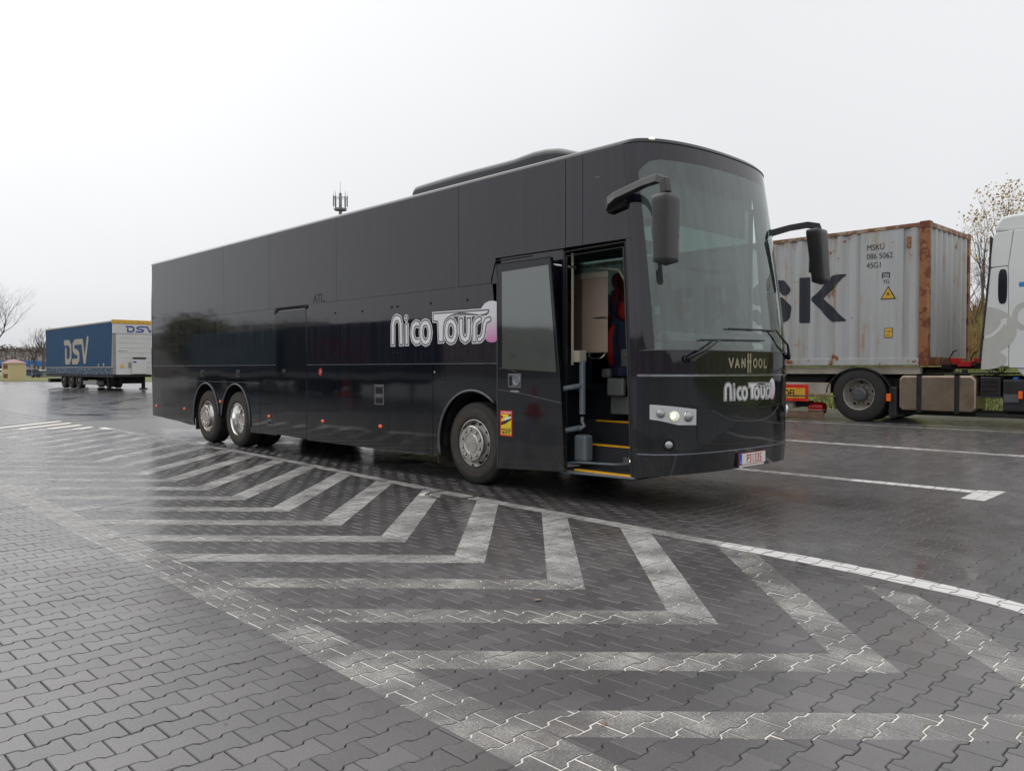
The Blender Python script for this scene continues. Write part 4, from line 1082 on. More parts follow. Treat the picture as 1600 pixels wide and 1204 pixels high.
# wipers
def wiper(a, b, c, d0, d1):
    A_, B_, = fyz(*a, .035), fyz(*b, .055)
    arm = MB().tube([A_, fyz(a[0]+(b[0]-a[0])*.45, a[1]+(b[1]-a[1])*.45, .07), B_], [.022, .014, .010], 6).build('wiper_arm', 'dark_plastic', BUS, smooth='all')
    MB().lathe([(0, .0), (.035, .0), (.04, .03)], fyz(*a, .01), 'x', 12).build('wiper_pivot', 'dark_plastic', arm)
    MB().tube([fyz(d0[0]+(d1[0]-d0[0])*t, d0[1]+(d1[1]-d0[1])*t, .03) for t in np.linspace(0, 1, 9)], .009, 5).build('wiper_blade', 'dark_plastic', arm)
wiper((.23, 1.555), (.62, 1.755), None, (.39, 1.75), (1.48, 1.765))
wiper((2.25, 1.60), (1.74, 1.885), None, (.79, 1.875), (1.80, 1.885))
# head lamps
def headlamp(flip):
    f = (lambda y: BW-y) if flip else (lambda y: y)
    def P(u, v):
        y = .012+.335*u; z0 = .945-.05*min(1, u*2.2)-.008*u; z1 = 1.095-.048*u
        return fyz(f(y), z0+(z1-z0)*v, .006)
    hl = MB().grid(P, 14, 5).build('headlamp', 'lamp_housing', BUS, smooth='all')
    for (y, z, m, r) in ((.052, 1.005, 'lamp_lens', .047), (.138, .98, 'lamp_lit', .058), (.262, .975, 'lamp_lens', .056)):
        c = fyz(f(y), z, .010); n_ = fnorm(f(y), z); t = Vector((0, 0, 1)).cross(n_).normalized()
        def D(rr, h): return [(c+t*(rr*math.cos(a))+Vector((0, 0, 1))*(rr*math.sin(a))+n_*h) for a in np.linspace(0, 2*math.pi, 25)[:-1]]
        mb = MB(); R1, R2 = D(r, 0.002), D(r*.92, .010); mb.add(R1+R2, [(i, (i+1) % 24, 24+(i+1) % 24, 24+i) for i in range(24)]); mb.build('lamp_ring', 'lamp_reflector', hl, smooth='all')
        mb = MB(); Q = [D(r*.9*math.cos(a), .004+.022*math.sin(a)) for a in (0, .5, 1.0, 1.4)]
        for ring in Q: mb.v += ring
        for k in range(3): mb.f += [(k*24+i, k*24+(i+1) % 24, (k+1)*24+(i+1) % 24, (k+1)*24+i) for i in range(24)]
        mb.f.append(tuple(72+i for i in range(24))); mb = mb; mb.build('lamp', m, hl, smooth='all')
        if m == 'lamp_lit':
            MB().add([tuple(c+t*(x*.02)+Vector((0, 0, .022*z_))+n_*.028) for x, z_ in [(math.cos(a)-1.0, math.sin(a)) for a in np.linspace(0, 2*math.pi, 13)[:-1]]], [tuple(range(12))]).build('bulb', 'marker_lit', hl)
    y, z = .10, .69; c = fyz(f(y), z, .0); n_ = fnorm(f(y), z); t = Vector((0, 0, 1)).cross(n_).normalized()
    def D(rr, h): return [(c+t*(rr*math.cos(a))+Vector((0, 0, 1))*(rr*math.sin(a))+n_*h) for a in np.linspace(0, 2*math.pi, 21)[:-1]]
    MB().add(D(.062, .003), [tuple(range(20))]).build('fog_lamp_recess', 'void_dark', BUS)
    mb = MB(); Q = [D(.04, .004), D(.036, .014), D(.02, .02)]
    for ring in Q: mb.v += ring
    for k in range(2): mb.f += [(k*20+i, k*20+(i+1) % 20, (k+1)*20+(i+1) % 20, (k+1)*20+i) for i in range(20)]
    mb.f.append(tuple(40+i for i in range(20))); mb.build('fog_lamp', 'lamp_lens', BUS, smooth='all')
headlamp(False); headlamp(True)
# plate
pl_x = xc(.5)+.020; pr = bpy.data.objects.new('number_plate', None); COL.objects.link(pr); pr.parent = BUS
bx('plate_holder', 'dark_plastic', pr, pl_x-.03, pl_x, .965, 1.545, .415, .565, .004)
bx('plate_border', 'plate_red', pr, pl_x, pl_x+.003, .975, 1.53, .432, .560)
bx('plate_base', 'plate_white', pr, pl_x+.003, pl_x+.005, 1.035, 1.524, .438, .554)
bx('country_band', 'plate_blue', pr, pl_x+.003, pl_x+.0052, .981, 1.034, .438, .554)
bx('plate_foot', 'plate_white', pr, pl_x-.002, pl_x+.001, .99, 1.50, .412, .430)
text_obj('plate_number', 'P31335', .132, 'plate_red', pr, (pl_x+.0062, 1.285, .450), (0, 1, 0), (0, 0, 1), 'CENTER', sx=.80, ext=.0005, bold=.001)
text_obj('country_letter', 'B', .035, 'plate_white', pr, (pl_x+.0062, 1.008, .452), (0, 1, 0), (0, 0, 1), 'CENTER', ext=.0005)
# roof unit
ac = bpy.data.objects.new('roof_air_unit', None); COL.objects.link(ac); ac.parent = BUS
ACP = [(-1.86, 3.86), (-1.84, 4.08), (-1.80, 4.13), (-1.5, 4.14), (-.8, 4.15), (0, 4.14), (.25, 4.14), (.42, 4.155), (.60, 4.165), (.80, 4.155), (1.0, 4.12), (1.25, 4.03), (1.55, 3.90), (1.62, 3.86)]
def acp(u, v):
    k = u*(len(ACP)-1); i = min(int(k), len(ACP)-2); t = k-i
    x = ACP[i][0]+(ACP[i+1][0]-ACP[i][0])*t; zt = ACP[i][1]+(ACP[i+1][1]-ACP[i][1])*t
    a = math.pi*v; yy = 1.275-.86*math.copysign(abs(math.cos(a))**.22, math.cos(a)); zz = 3.83+(zt-3.83)*abs(math.sin(a))**.22
    return (x, yy, zz)
MB().grid(acp, 60, 24).build('unit_cover', 'paint_black', ac, smooth=True)
for x in (-1.35, -.45, .4): MB().lathe([(.022, -.005), (.022, .006), (0, .008)], (x, .56, 4.125), 'z', 10).build('fastener', 'void_dark', ac)
# small roof marker that glows
p = fyz(.16, 3.73, 0)
bx('marker_lamp', 'marker_lit', BUS, p.x-.05, p.x-.01, .14, .19, 3.815, 3.829)

# ------------------------------------------------------------------ everything round the coach
FV = Vector((-math.cos(A), math.sin(A), 0)); RV = Vector((math.sin(A), math.cos(A), 0)); CV = Vector((CAMX, CAMY, 0))
def pos(px, Z, z=None):
    p = CV+FV*Z+RV*((px-800)/1250*Z); p.z = terr(p.x, p.y) if z is None else z; return p
def zz(py, Z): return 1.45+(577-py)/1250*Z
def settle(root, loc):
    loc = Vector(loc); root.location = loc
    for c in children(root): c.location = c.location-loc
# --- shipping container
def corr(x, flat=None):
    if flat and flat[0] <= x <= flat[1]: return 0
    t = (x % .278)/.278
    if t < .26: return 0
    if t < .5: return .036*(t-.26)/.24
    if t < .76: return .036
    return .036*(1-(t-.76)/.24)
CX0, CX1, CY0, CY1, CZ0, CZ1 = -9.9, 2.26, 9.05, 11.35, 1.52, 4.17
FLAT = (1.0, 1.80)
cont = thing('shipping_container', 'rust-streaked grey shipping container with big dark K on its side', 'shipping container')
def corr_pts(a, b, flat=None):
    xs_ = {a, b}; k = math.floor(a/.278)-1
    while k*.278 < b+.3:
        for t in (0, .26, .5, .76):
            x = (k+t)*.278
            if a < x < b: xs_.add(x)
        k += 1
    if flat: xs_ |= {flat[0]-1e-3, flat[0], flat[1], flat[1]+1e-3}
    return sorted(xs_)
mb = MB(); P = corr_pts(CX0+.15, CX1-.16, FLAT)
for x in P: y = CY0+.012+corr(x, FLAT); mb.v += [(x, y, CZ0+.14), (x, y, CZ1-.08)]
for i in range(len(P)-1): mb.f.append((2*i, 2*i+2, 2*i+3, 2*i+1))
mb.build('side_wall', 'container_grey', cont)
mb = MB(); P = corr_pts(CX0+.15, CX1-.16)
for x in P: y = CY1-.012-corr(x); mb.v += [(x, y, CZ0+.14), (x, y, CZ1-.08)]
for i in range(len(P)-1): mb.f.append((2*i, 2*i+1, 2*i+3, 2*i+2))
mb.build('side_wall', 'container_grey', cont)
mb = MB(); P = corr_pts(CY0+.10, CY1-.10)
for y in P: x = CX1-.02-corr(y)*1.25; mb.v += [(x, y, CZ0+.14), (x, y, CZ1-.08)]
for i in range(len(P)-1): mb.f.append((2*i, 2*i+2, 2*i+3, 2*i+1))
mb.build('front_wall', 'container_grey', cont)
bx('roof', 'container_rail', cont, CX0+.05, CX1-.05, CY0+.05, CY1-.05, CZ1-.05, CZ1-.02)
bx('floor', 'wood_plank', cont, CX0+.05, CX1-.05, CY0+.06, CY1-.06, CZ0+.04, CZ0+.12)
for x0, x1 in ((CX0, CX0+.16), (CX1-.17, CX1)):
    for y0, y1 in ((CY0, CY0+.10), (CY1-.11, CY1)): bx('corner_post', 'container_post', cont, x0, x1, y0, y1, CZ0+.12, CZ1-.12, .006)
for x0 in (CX0-.005, CX1-.173):
    for y0 in (CY0-.005, CY1-.155):
        for z0 in (CZ0, CZ1-.118): bx('corner_casting', 'container_post', cont, x0, x0+.178, y0, y0+.16, z0, z0+.118+.006, .008)
for y0 in (CY0+.002, CY1-.07):
    bx('top_rail', 'container_rail', cont, CX0+.17, CX1-.17, y0, y0+.07, CZ1-.085, CZ1-.012, .006); bx('bottom_rail', 'container_grey', cont, CX0+.17, CX1-.17, y0, y0+.06, CZ0+.01, CZ0+.145, .006)
bx('top_rail', 'container_rail', cont, CX1-.075, CX1-.002, CY0+.11, CY1-.11, CZ1-.10, CZ1-.012, .006); bx('bottom_rail', 'container_post', cont, CX1-.075, CX1-.002, CY0+.11, CY1-.11, CZ0+.01, CZ0+.16, .006)
for x0, x1 in ((CX0, CX0+.02),): bx('door_panel', 'container_grey', cont, x0, x1, CY0+.1, CY1-.1, CZ0+.13, CZ1-.12)
def cmap(x, y): return (x, CY0+.012+corr(x, FLAT)-.006, y)
def letters():
    h = .03; z0, z1 = 2.40, 3.33; w = .115
    X, Y = axgrid(-6.6, .85, 2.30, 3.42, h)
    def rc(a, b, c, d): return sd_poly(X, Y, [(a, c), (b, c), (b, d), (a, d)])
    K = np.minimum(rc(-.24, -.01, z0, z1), np.minimum(sd_poly(X, Y, [(.02, 2.90), (.10, 2.97), (.44, 3.33), (.76, 3.36), (.30, 2.90), (.02, 2.83)]), sd_poly(X, Y, [(.02, 2.92), (.22, 2.92), (.76, 2.38), (.43, 2.40), (.06, 2.80)])))
    def S_(x): return sd_seg(X, Y, [(x+.78, 3.10), (x+.70, 3.20), (x+.25, 3.22), (x+.12, 3.10), (x+.14, 2.94), (x+.68, 2.84), (x+.80, 2.72), (x+.78, 2.56), (x+.65, 2.51), (x+.2, 2.51), (x+.1, 2.62)], w)
    sh = [K, S_(-1.34)]
    x = -2.5; sh += [rc(x, x+.23, z0, z1), sd_seg(X, Y, [(x+.15, 3.22), (x+.65, 3.22), (x+.78, 3.1), (x+.78, 2.98), (x+.65, 2.86), (x+.15, 2.86)], w), sd_seg(X, Y, [(x+.5, 2.86), (x+.8, 2.50)], w)]
    x = -3.65; sh += [rc(x, x+.23, z0, z1), rc(x, x+.85, z1-.23, z1), rc(x, x+.85, z0, z0+.23), rc(x, x+.78, 2.77, 2.97)]
    x = -4.9; sh += [sd_seg(X, Y, [(x+.1, 2.50), (x+.5, 3.25), (x+.9, 2.50)], w), rc(x+.25, x+.75, 2.58, 2.75)]
    x = -6.3; sh += [rc(x, x+.22, z0, z1), rc(x+.88, x+1.10, z0, z1), sd_seg(X, Y, [(x+.12, 3.2), (x+.55, 2.75), (x+.98, 3.2)], .10)]
    phi = np.maximum(np.minimum.reduce(sh), np.maximum(z0-Y, Y-z1))
    art(phi, -6.6, 2.30, h, 0, cmap, maxrun=1).build('painted_letters', 'container_paint', cont, fix=False)
letters()
yq = CY0+.009
for i, t in enumerate(('MSKU', '086 5062', '45G1')): text_obj('container_number', t, .155, 'container_print', cont, (1.12, yq, 3.74-.17*i), (1, 0, -.02), (0, 0, 1), ext=.001, sx=.84)
bx('data_mark', 'container_print', cont, 1.41, 1.56, yq, yq+.001, 3.27, 3.29); bx('data_mark', 'container_print', cont, 1.41, 1.43, yq, yq+.001, 3.18, 3.27); bx('data_mark', 'container_print', cont, 1.54, 1.56, yq, yq+.001, 3.18, 3.27)
text_obj('container_number', 'RC', .08, 'container_print', cont, (1.435, yq, 3.20), (1, 0, 0), (0, 0, 1), ext=.001); text_obj('container_number', '7G', .10, 'container_print', cont, (1.43, yq, 3.08), (1, 0, 0), (0, 0, 1), ext=.001)
MB().prism([(1.385, 2.78), (1.675, 2.78), (1.53, 3.03)], 'y', yq+.001, yq-.001).build('warning_triangle', 'black_print', cont); MB().prism([(1.415, 2.797), (1.645, 2.797), (1.53, 2.998)], 'y', yq-.0012, yq-.003).build('triangle_field', 'trailer_yellow', cont)
MB().prism([(1.54, 2.93), (1.50, 2.87), (1.53, 2.875), (1.51, 2.82), (1.56, 2.885), (1.53, 2.885)], 'y', yq-.0032, yq-.004).build('triangle_sign', 'black_print', cont)
bx('height_sticker', 'black_print', cont, 1.47, 1.62, yq-.002, yq, 2.05, 2.235); bx('sticker_field', 'trailer_yellow', cont, 1.48, 1.61, yq-.0035, yq-.0022, 2.06, 2.225)
text_obj('sticker_text', '2.9m', .055, 'black_print', cont, (1.545, yq-.004, 2.155), (1, 0, 0), (0, 0, 1), 'CENTER', ext=.0004); text_obj('sticker_text', "9'6", .055, 'black_print', cont, (1.545, yq-.004, 2.085), (1, 0, 0), (0, 0, 1), 'CENTER', ext=.0004)
bx('number_board', 'container_post', cont, 1.86, 1.93, yq-.004, yq+.02, 3.72, 3.92)
settle(cont, (-3.8, 10.2, CZ0))

def truck_wheel(parent, x, y, z, r=.50, sgn=-1, mat='rim_dusty', wmat='rubber'):
    w = bpy.data.objects.new('wheel', None); COL.objects.link(w); w.parent = parent; w.location = (x, y, z); s = -sgn
    k = r/.52
    prof = [(.300*k, .012), (.315*k, -.006), (.42*k, -.014), (.47*k, .0), (.505*k, .015), (r, .05), (r, .10), (.985*r, .102), (.985*r, .115), (r, .117), (r, .18), (.985*r, .182), (.985*r, .195), (r, .197), (r, .27), (.5*k, .3), (.3*k, .3)]
    MB().lathe(prof, (0, 0, 0), 'y', 40, sgn=s).build('tyre', wmat, w, smooth=True)
    MB().lathe([(.302*k, .012), (.298*k, -.006), (.285*k, .004), (.27*k, .12), (.24*k, .155), (.2*k, .14), (.13*k, .13)], (0, 0, 0), 'y', 40, sgn=s).build('rim', mat, w, smooth=True)
    MB().lathe([(.135*k, .13), (.13*k, .04), (.10*k, .01), (0, .0)], (0, 0, 0), 'y', 24, sgn=s).build('hub', 'trim_grey', w, smooth=True)
    for i in range(10):
        a = 2*math.pi*i/10; c = (.165*k*math.cos(a), .134*s, .165*k*math.sin(a))
        MB().lathe([(.014, 0), (.014, -.03), (0, -.03)], c, 'y', 6, sgn=s).build('wheel_nut', 'trim_grey', w)
        if i % 2 == 0:
            a += .3; c = (.222*k*math.cos(a), .145*s, .222*k*math.sin(a)); MB().lathe([(.028*k, -.004), (0, -.006)], c, 'y', 12, sgn=s).build('vent_hole', 'void_dark', w)
    return w
TG = .43
# --- container chassis (semi-trailer)
ch = thing('container_trailer', 'beige container chassis trailer with orange sign under the grey container', 'trailer')
for y0 in (9.12, 10.95): bx('frame_rail', 'chassis_beige', ch, -9.8, 2.1, y0, y0+.12, 1.36, 1.50, .006)
bx('neck', 'chassis_black', ch, -.2, 2.0, 9.7, 10.7, 1.28, 1.45); bx('main_beam', 'chassis_red', ch, -9.6, -.1, 9.6, 9.75, .98, 1.36); bx('main_beam', 'chassis_red', ch, -9.6, -.1, 10.6, 10.75, .98, 1.36)
bx('tank_box', 'chassis_red', ch, -1.6, .15, 9.35, 9.55, 1.19, 1.36)
MB().prism([(-.9, 1.0), (.05, 1.0), (.35, 1.36), (-.9, 1.36)], 'y', 9.25, 9.32).build('gusset', 'chassis_black', ch)
bx('side_guard', 'chassis_beige', ch, -3.5, .42, 9.05, 9.09, .955, 1.185, .005)
bx('guard_shelf', 'wood_plank', ch, -3.5, .52, 9.02, 9.20, .90, .93, .004)
bx('sign_board', 'sticker_red', ch, -1.45, -.03, 9.035, 9.048, .80, 1.14); bx('sign_field', 'trailer_yellow', ch, -1.39, -.09, 9.030, 9.034, .86, 1.07)
text_obj('sign_text', 'OPTI MODEL', .20, 'black_print', ch, (-.74, 9.028, .895), (1, 0, 0), (0, 0, 1), 'CENTER', sx=.80, ext=.001, bold=.004)
bx('landing_leg', 'chassis_beige', ch, -1.0, -.85, 9.3, 9.45, .55, 1.2); bx('landing_foot', 'chassis_beige', ch, -1.12, -.72, 9.22, 9.52, .46, .50)
MB().lathe([(0, 0), (.09, .01), (.13, .04), (.13, .26), (.11, .32), (0, .33)], (-.10, 9.25, .655), 'x', 20).build('reel', 'red_lens', ch, smooth=True)
bx('reel_bracket', 'chassis_black', ch, -.35, -.05, 9.2, 9.35, .68, .80)
bx('lower_board', 'wood_plank', ch, -3.2, .28, 9.06, 9.10, .46, .60, .004); bx('lower_shelf', 'chassis_beige', ch, -3.2, .25, 9.06, 9.22, .62, .635)
bx('tool_box', 'chassis_beige', ch, -.9, -.38, 9.1, 9.5, .66, .88, .01)
for x in (-6.2, -7.5, -8.8):
    truck_wheel(ch, x, 9.1, TG+.50); truck_wheel(ch, x, 11.3, TG+.50, sgn=1)
# twist-lock brackets and red air couplings by the container front
for y in (9.55, 10.75):
    MB().tube([(2.50, y, 1.5), (2.46, y, 1.66), (2.52, y, 1.78), (2.58, y, 1.80)], .012, 6).build('coupling_hoop', 'chassis_black', ch)
settle(ch, (-3.8, 10.2, TG))
# --- tractor unit
tr = thing('tractor_truck', 'white semi truck cab with grey swirl print and bronze fuel tank', 'truck')
for y0 in (9.75, 10.55): bx('chassis_rail', 'chassis_black', tr, -.1, 5.6, y0, y0+.08, 1.05, 1.34)
bx('chassis_deck', 'chassis_black', tr, 1.55, 3.3, 9.2, 11.1, 1.36, 1.39)
for y, s_ in ((9.08, -1), (11.3, 1)): truck_wheel(tr, .98, y, TG+.535, .535, s_); truck_wheel(tr, 4.55, y, TG+.53, .53, s_)
MB().lathe([(.3, 0), (.53, 0), (.53, .28), (.3, .28)], (.98, 9.42, TG+.535), 'y', 32).build('twin_tyre', 'rubber', tr, smooth=True)
for y0 in (9.05, 10.8):
    mb = MB(); n_ = 18
    for i in range(n_+1):
        a = R(178-165*i/n_); rr = .62
        for rr2 in (rr, rr+.022):
            for y in (y0, y0+.5): mb.v.append((.98+rr2*math.cos(a)*1.0, y, TG+.50+rr2*math.sin(a)*.82+(.03)))
    for i in range(n_):
        o = 4*i
        for a_, b_ in ((0, 1), (1, 3), (3, 2), (2, 0)): mb.f.append((o+a_, o+b_, o+4+b_, o+4+a_))
    mb.build('fender', 'dark_plastic', tr, smooth=True)
bx('fender_flap', 'dark_plastic', tr, 1.56, 1.70, 9.06, 9.5, .55, 1.12, .02)
bx('side_marker_lamp', 'orange_lens', tr, 1.52, 1.60, 9.035, 9.055, .85, .99, .006)
MB().prism([(1.74, .74), (1.80, .69), (2.98, .69), (3.05, .74), (3.05, 1.27), (2.98, 1.34), (1.80, 1.34), (1.74, 1.27)], 'y', 9.06, 9.65).build('fuel_tank', 'tank_metal', tr, bevel=.035, seg=3)
for x in (2.06, 2.70): 
    bx('tank_strap', 'dark_plastic', tr, x, x+.08, 9.045, 9.062, .66, 1.37); bx('tank_strap', 'dark_plastic', tr, x, x+.08, 9.045, 9.65, 1.345, 1.365)
bx('air_tank_bracket', 'chassis_black', tr, 1.45, 1.74, 9.3, 9.7, .6, 1.3)
bx('battery_box', 'dark_plastic', tr, 3.10, 3.42, 9.10, 9.7, .95, 1.32, .02)
for k in range(4): bx('box_rib', 'chassis_black', tr, 3.12, 3.40, 9.085, 9.10, 1.0+.08*k, 1.03+.08*k)
bx('step_rail', 'trim_grey', tr, 3.05, 3.46, 9.08, 9.10, .965, .975); bx('step_rail', 'chassis_black', tr, 3.05, 5.7, 9.08, 9.14, .62, .68); bx('underguard', 'chassis_black', tr, 1.8, 5.8, 9.3, 9.5, .60, .72)
bx('adblue_tank', 'dark_plastic', tr, 3.45, 3.80, 9.10, 9.7, .72, 1.28, .03); bx('tank_plate', 'trim_grey', tr, 3.47, 3.70, 9.085, 9.10, .88, 1.02, .01)
MB().lathe([(0, .05), (.05, .045), (.06, 0)], (3.62, 9.25, 1.27), 'z', 14).build('filler_cap', 'blue_cap', tr, smooth=True)
bx('cab_step', 'dark_plastic', tr, 3.80, 4.0, 9.10, 9.6, .65, 1.4, .02); bx('side_marker_lamp', 'orange_lens', tr, 3.70, 3.76, 9.06, 9.085, .95, 1.08, .004)
# cab shell
CYO = 9.02
def slab(name, poly, mat, y0, y1, bev=.02): return MB().prism(poly, 'y', y1, y0).build(name, mat, tr, bevel=bev, seg=3)
slab('cab_body', [(3.16, 1.56), (3.22, 2.6), (3.32, 3.78), (5.30, 3.78), (5.55, 2.6), (5.55, 1.2), (3.9, 1.2), (3.6, 1.50)], 'cab_white', CYO+.03, 11.4, .05)
slab('side_panel', [(3.15, 1.55), (3.205, 2.60), (3.245, 3.20), (3.53, 3.21), (3.555, 1.50)], 'cab_white', CYO, CYO+.04, .012)
slab('side_panel', [(3.248, 3.215), (3.30, 3.72), (3.34, 3.80), (3.60, 3.82), (3.535, 3.225)], 'cab_white', CYO, CYO+.04, .012)
slab('side_panel', [(3.565, 1.48), (3.54, 3.21), (3.615, 3.82), (5.2, 3.80), (5.5, 2.6), (5.5, 1.4)], 'cab_white', CYO, CYO+.04, .012)
slab('cab_edge_trim', [(3.10, 1.60), (3.235, 3.20), (3.25, 3.74), (3.285, 3.74), (3.27, 3.20), (3.14, 1.60)], 'dark_plastic', CYO-.01, CYO+.35, .01)
slab('roof_spoiler', [(3.30, 3.83), (3.34, 3.98), (3.42, 4.08), (3.60, 4.10), (5.0, 4.08), (5.2, 3.85), (3.60, 3.80)], 'cab_white', CYO+.04, 11.3, .05)
def oval(x, z, w, h, n=20, e=.6): return [(x+w*math.copysign(abs(math.cos(t))**e, math.cos(t)), z+h*math.copysign(abs(math.sin(t))**e, math.sin(t))) for t in np.linspace(0, 2*math.pi, n+1)[:-1]]
slab('sleeper_window', oval(3.455, 2.875, .07, .30), 'window_dark', CYO-.008, CYO+.01, .004)
def printed():
    X, Y = axgrid(3.12, 3.95, 1.45, 2.6, .012)
    big = np.hypot((X-3.15)/.52, (Y-2.12)/.42)-1; hole = sd_seg(X, Y, [(3.15, 2.0), (3.3, 2.05), (3.42, 2.17), (3.49, 2.31)], .028)
    head = sd_poly(X, Y, [(3.41, 2.30), (3.53, 2.36), (3.52, 2.20)]); low = np.hypot((X-3.2)/.33, (Y-1.62)/.17)-1; sw = sd_seg(X, Y, [(3.12, 1.80), (3.4, 1.86), (3.7, 1.78), (3.95, 1.83)], .05)
    rr = np.maximum(np.hypot((X-3.8)/.20, (Y-2.35)/.24)-1, -(np.hypot((X-3.8)/.12, (Y-2.35)/.15)-1))
    phi = np.minimum(np.maximum(np.maximum(big*.4, -hole), -head), np.minimum(np.maximum(low*.2, -sw), rr*.15))
    lim = np.maximum((3.135+(Y-1.45)*.055)-X, X-3.92)
    art(np.maximum(phi, lim), 3.12, 1.45, .012, 0, lambda x, y: (x, CYO-.003, y)).build('swirl_print', 'cab_print', tr)
printed()
bx('blue_mark', 'cab_blue', tr, 3.70, 3.78, CYO-.003, CYO+.001, 2.85, 2.93)
for z in (1.5, 1.56): MB().tube([(2.5, 9.9, z), (2.75, 9.8, z+.02), (3.0, 9.7, z-.02), (3.2, 9.8, z-.06)], .02, 6).build('air_hose', 'chassis_black', tr)
mb = MB(); mb.tube([(3.05+.35*t, 9.55+.03*math.cos(60*t), 1.50-.12*math.sin(math.pi*t)+.035*math.sin(60*t)) for t in np.linspace(0, 1, 90)], .008, 4); mb.build('coiled_hose', 'chassis_black', tr)
bx('coupling_bar', 'red_hose', tr, 2.50, 2.66, 9.45, 9.6, 1.56, 1.66, .01); bx('coupling_bar', 'red_hose', tr, 2.62, 2.86, 9.45, 9.55, 1.50, 1.60, .01); bx('coupling_bar', 'red_hose', tr, 2.86, 2.98, 9.55, 9.65, 1.58, 1.66, .01)
bx('coupling_board', 'chassis_black', tr, 2.3, 3.0, 9.6, 9.68, 1.46, 1.54); bx('work_lamp', 'chassis_black', tr, 2.74, 2.82, 9.3, 9.38, 1.38, 1.45)
bx('fifth_wheel', 'chassis_black', tr, .5, 1.5, 9.7, 10.7, 1.28, 1.37)
settle(tr, (2.9, 10.2, TG))

# --- curtain-side trailer on the left
GZ = terr(-45, 9)
ds = thing('curtain_trailer', 'parked curtain-side trailer with blue side tarpaulin, yellow top edge and white front', 'trailer')
X0, X1, Y0, Y1 = -52.4, -38.9, 7.8, 10.30
bx('side_curtain', 'curtain_blue', ds, X0+.05, X1-.40, Y0, Y0+.03, 1.60, 4.02)
bx('side_curtain', 'curtain_blue', ds, X0+.05, X1-.40, Y1-.03, Y1, 1.60, 4.02)
bx('lower_band', 'skirt_pattern', ds, X0+.05, X1-.10, Y0-.01, Y0+.03, 1.17, 1.56); bx('band_edge', 'curtain_cream', ds, X0+.05, X1-.10, Y0-.015, Y0+.02, 1.56, 1.60)
bx('roof', 'roof_tarp', ds, X0, X1-.05, Y0-.02, Y1+.02, 4.02, 4.12, .02); bx('front_cap', 'trailer_yellow', ds, X1-.12, X1+.04, Y0-.03, Y1+.03, 3.96, 4.17, .015)
for k in range(9): bx('cap_rivet', 'wood_plank', ds, X1+.038, X1+.045, Y0+.25+.26*k, Y0+.29+.26*k, 4.06, 4.09)
bx('front_wall', 'trailer_white', ds, X1-.08, X1, Y0+.15, Y1, 1.17, 3.40); bx('front_board', 'trailer_white', ds, X1-.08, X1+.02, Y0, Y1, 3.42, 3.95)
for k in range(7): bx('wall_rib', 'trailer_grey', ds, X1, X1+.006, Y0+.32, Y1, 1.55+.27*k, 1.56+.27*k)
bx('corner_post', 'trailer_grey', ds, X1-.38, X1-.01, Y0+.005, Y0+.14, 1.17, 3.40, .01)
MB().prism([(X1-.40, 1.17), (X1-.36, 1.17), (X1-.06, 3.96), (X1-.42, 3.96)], 'y', Y0+.0, Y0+.04).build('curtain_end', 'curtain_blue', ds)
bx('rear_post', 'chassis_black', ds, X0, X0+.06, Y0, Y1, 1.17, 4.02)
bx('side_rail', 'chassis_black', ds, X0, X1-.1, Y0+.02, Y1-.02, 1.02, 1.17)
bx('floor_frame', 'chassis_black', ds, X0+.5, X1-2.5, Y0+.8, Y0+1.7, .80, 1.02)
for x in (-48.6, -47.0, -45.4):
    truck_wheel(ds, x, Y0+.05, GZ+.50, .50, -1, 'rubber_dusty', 'rubber_dusty'); truck_wheel(ds, x, Y1-.05, GZ+.50, .50, 1, 'rubber_dusty', 'rubber_dusty')
bx('pallet_box', 'trailer_grey', ds, -44.7, -42.2, Y0+.12, Y0+.5, .55, .78); bx('rear_bumper', 'chassis_black', ds, X0+.05, X0+.6, Y0+.1, Y1-.1, .60, .85)
bx('landing_leg', 'chassis_black', ds, -40.75, -40.55, Y0+.25, Y0+.4, GZ+.08, 1.05); bx('landing_foot', 'chassis_black', ds, -40.85, -40.45, Y0+.15, Y0+.5, GZ, GZ+.08)
bx('landing_leg', 'chassis_black', ds, -40.75, -40.55, Y1-.4, Y1-.25, GZ+.08, 1.05); bx('landing_foot', 'chassis_black', ds, -40.85, -40.45, Y1-.5, Y1-.15, GZ, GZ+.08)
MB().lathe([(0, 0), (.48, 0), (.5, .05), (.5, .25), (0, .28)], (-42.3, Y0+1.0, GZ+.62), 'y', 24).build('spare_wheel', 'rubber_dusty', ds)
MB().lathe([(0, 0), (.2, 0), (.2, 1.1), (0, 1.1)], (-40.2, Y0+.8, .85), 'y', 16).build('air_tank', 'chassis_black', ds)
bx('service_box', 'trailer_white', ds, X1, X1+.12, Y0+.95, Y0+1.75, 1.20, 2.02, .02); bx('box_top', 'black_print', ds, X1, X1+.14, Y0+1.02, Y0+1.70, 2.03, 2.12)
bx('label_patch', 'dsv_blue', ds, X1+.121, X1+.123, Y0+1.0, Y0+1.18, 1.82, 1.9); bx('label_patch', 'trailer_yellow', ds, X1+.001, X1+.004, Y0+.38, Y0+.55, 1.52, 1.72); MB().lathe([(0, 0), (.12, 0)], (X1+.004, Y0+.86, 1.68), 'x', 16, sc=(.7, 1.5)).build('dirt_mark', 'trailer_grey', ds)
text_obj('small_print', '580 287 741 751', .09, 'black_print', ds, (X1+.003, Y0+.28, 2.42), (0, 1, 0), (0, 0, 1), sx=.8)
bx('curtain_label', 'curtain_cream', ds, -40.6, -40.4, Y0-.004, Y0, 1.64, 1.80); bx('curtain_label', 'curtain_cream', ds, -41.5, -41.3, Y0-.004, Y0, 1.64, 1.76)
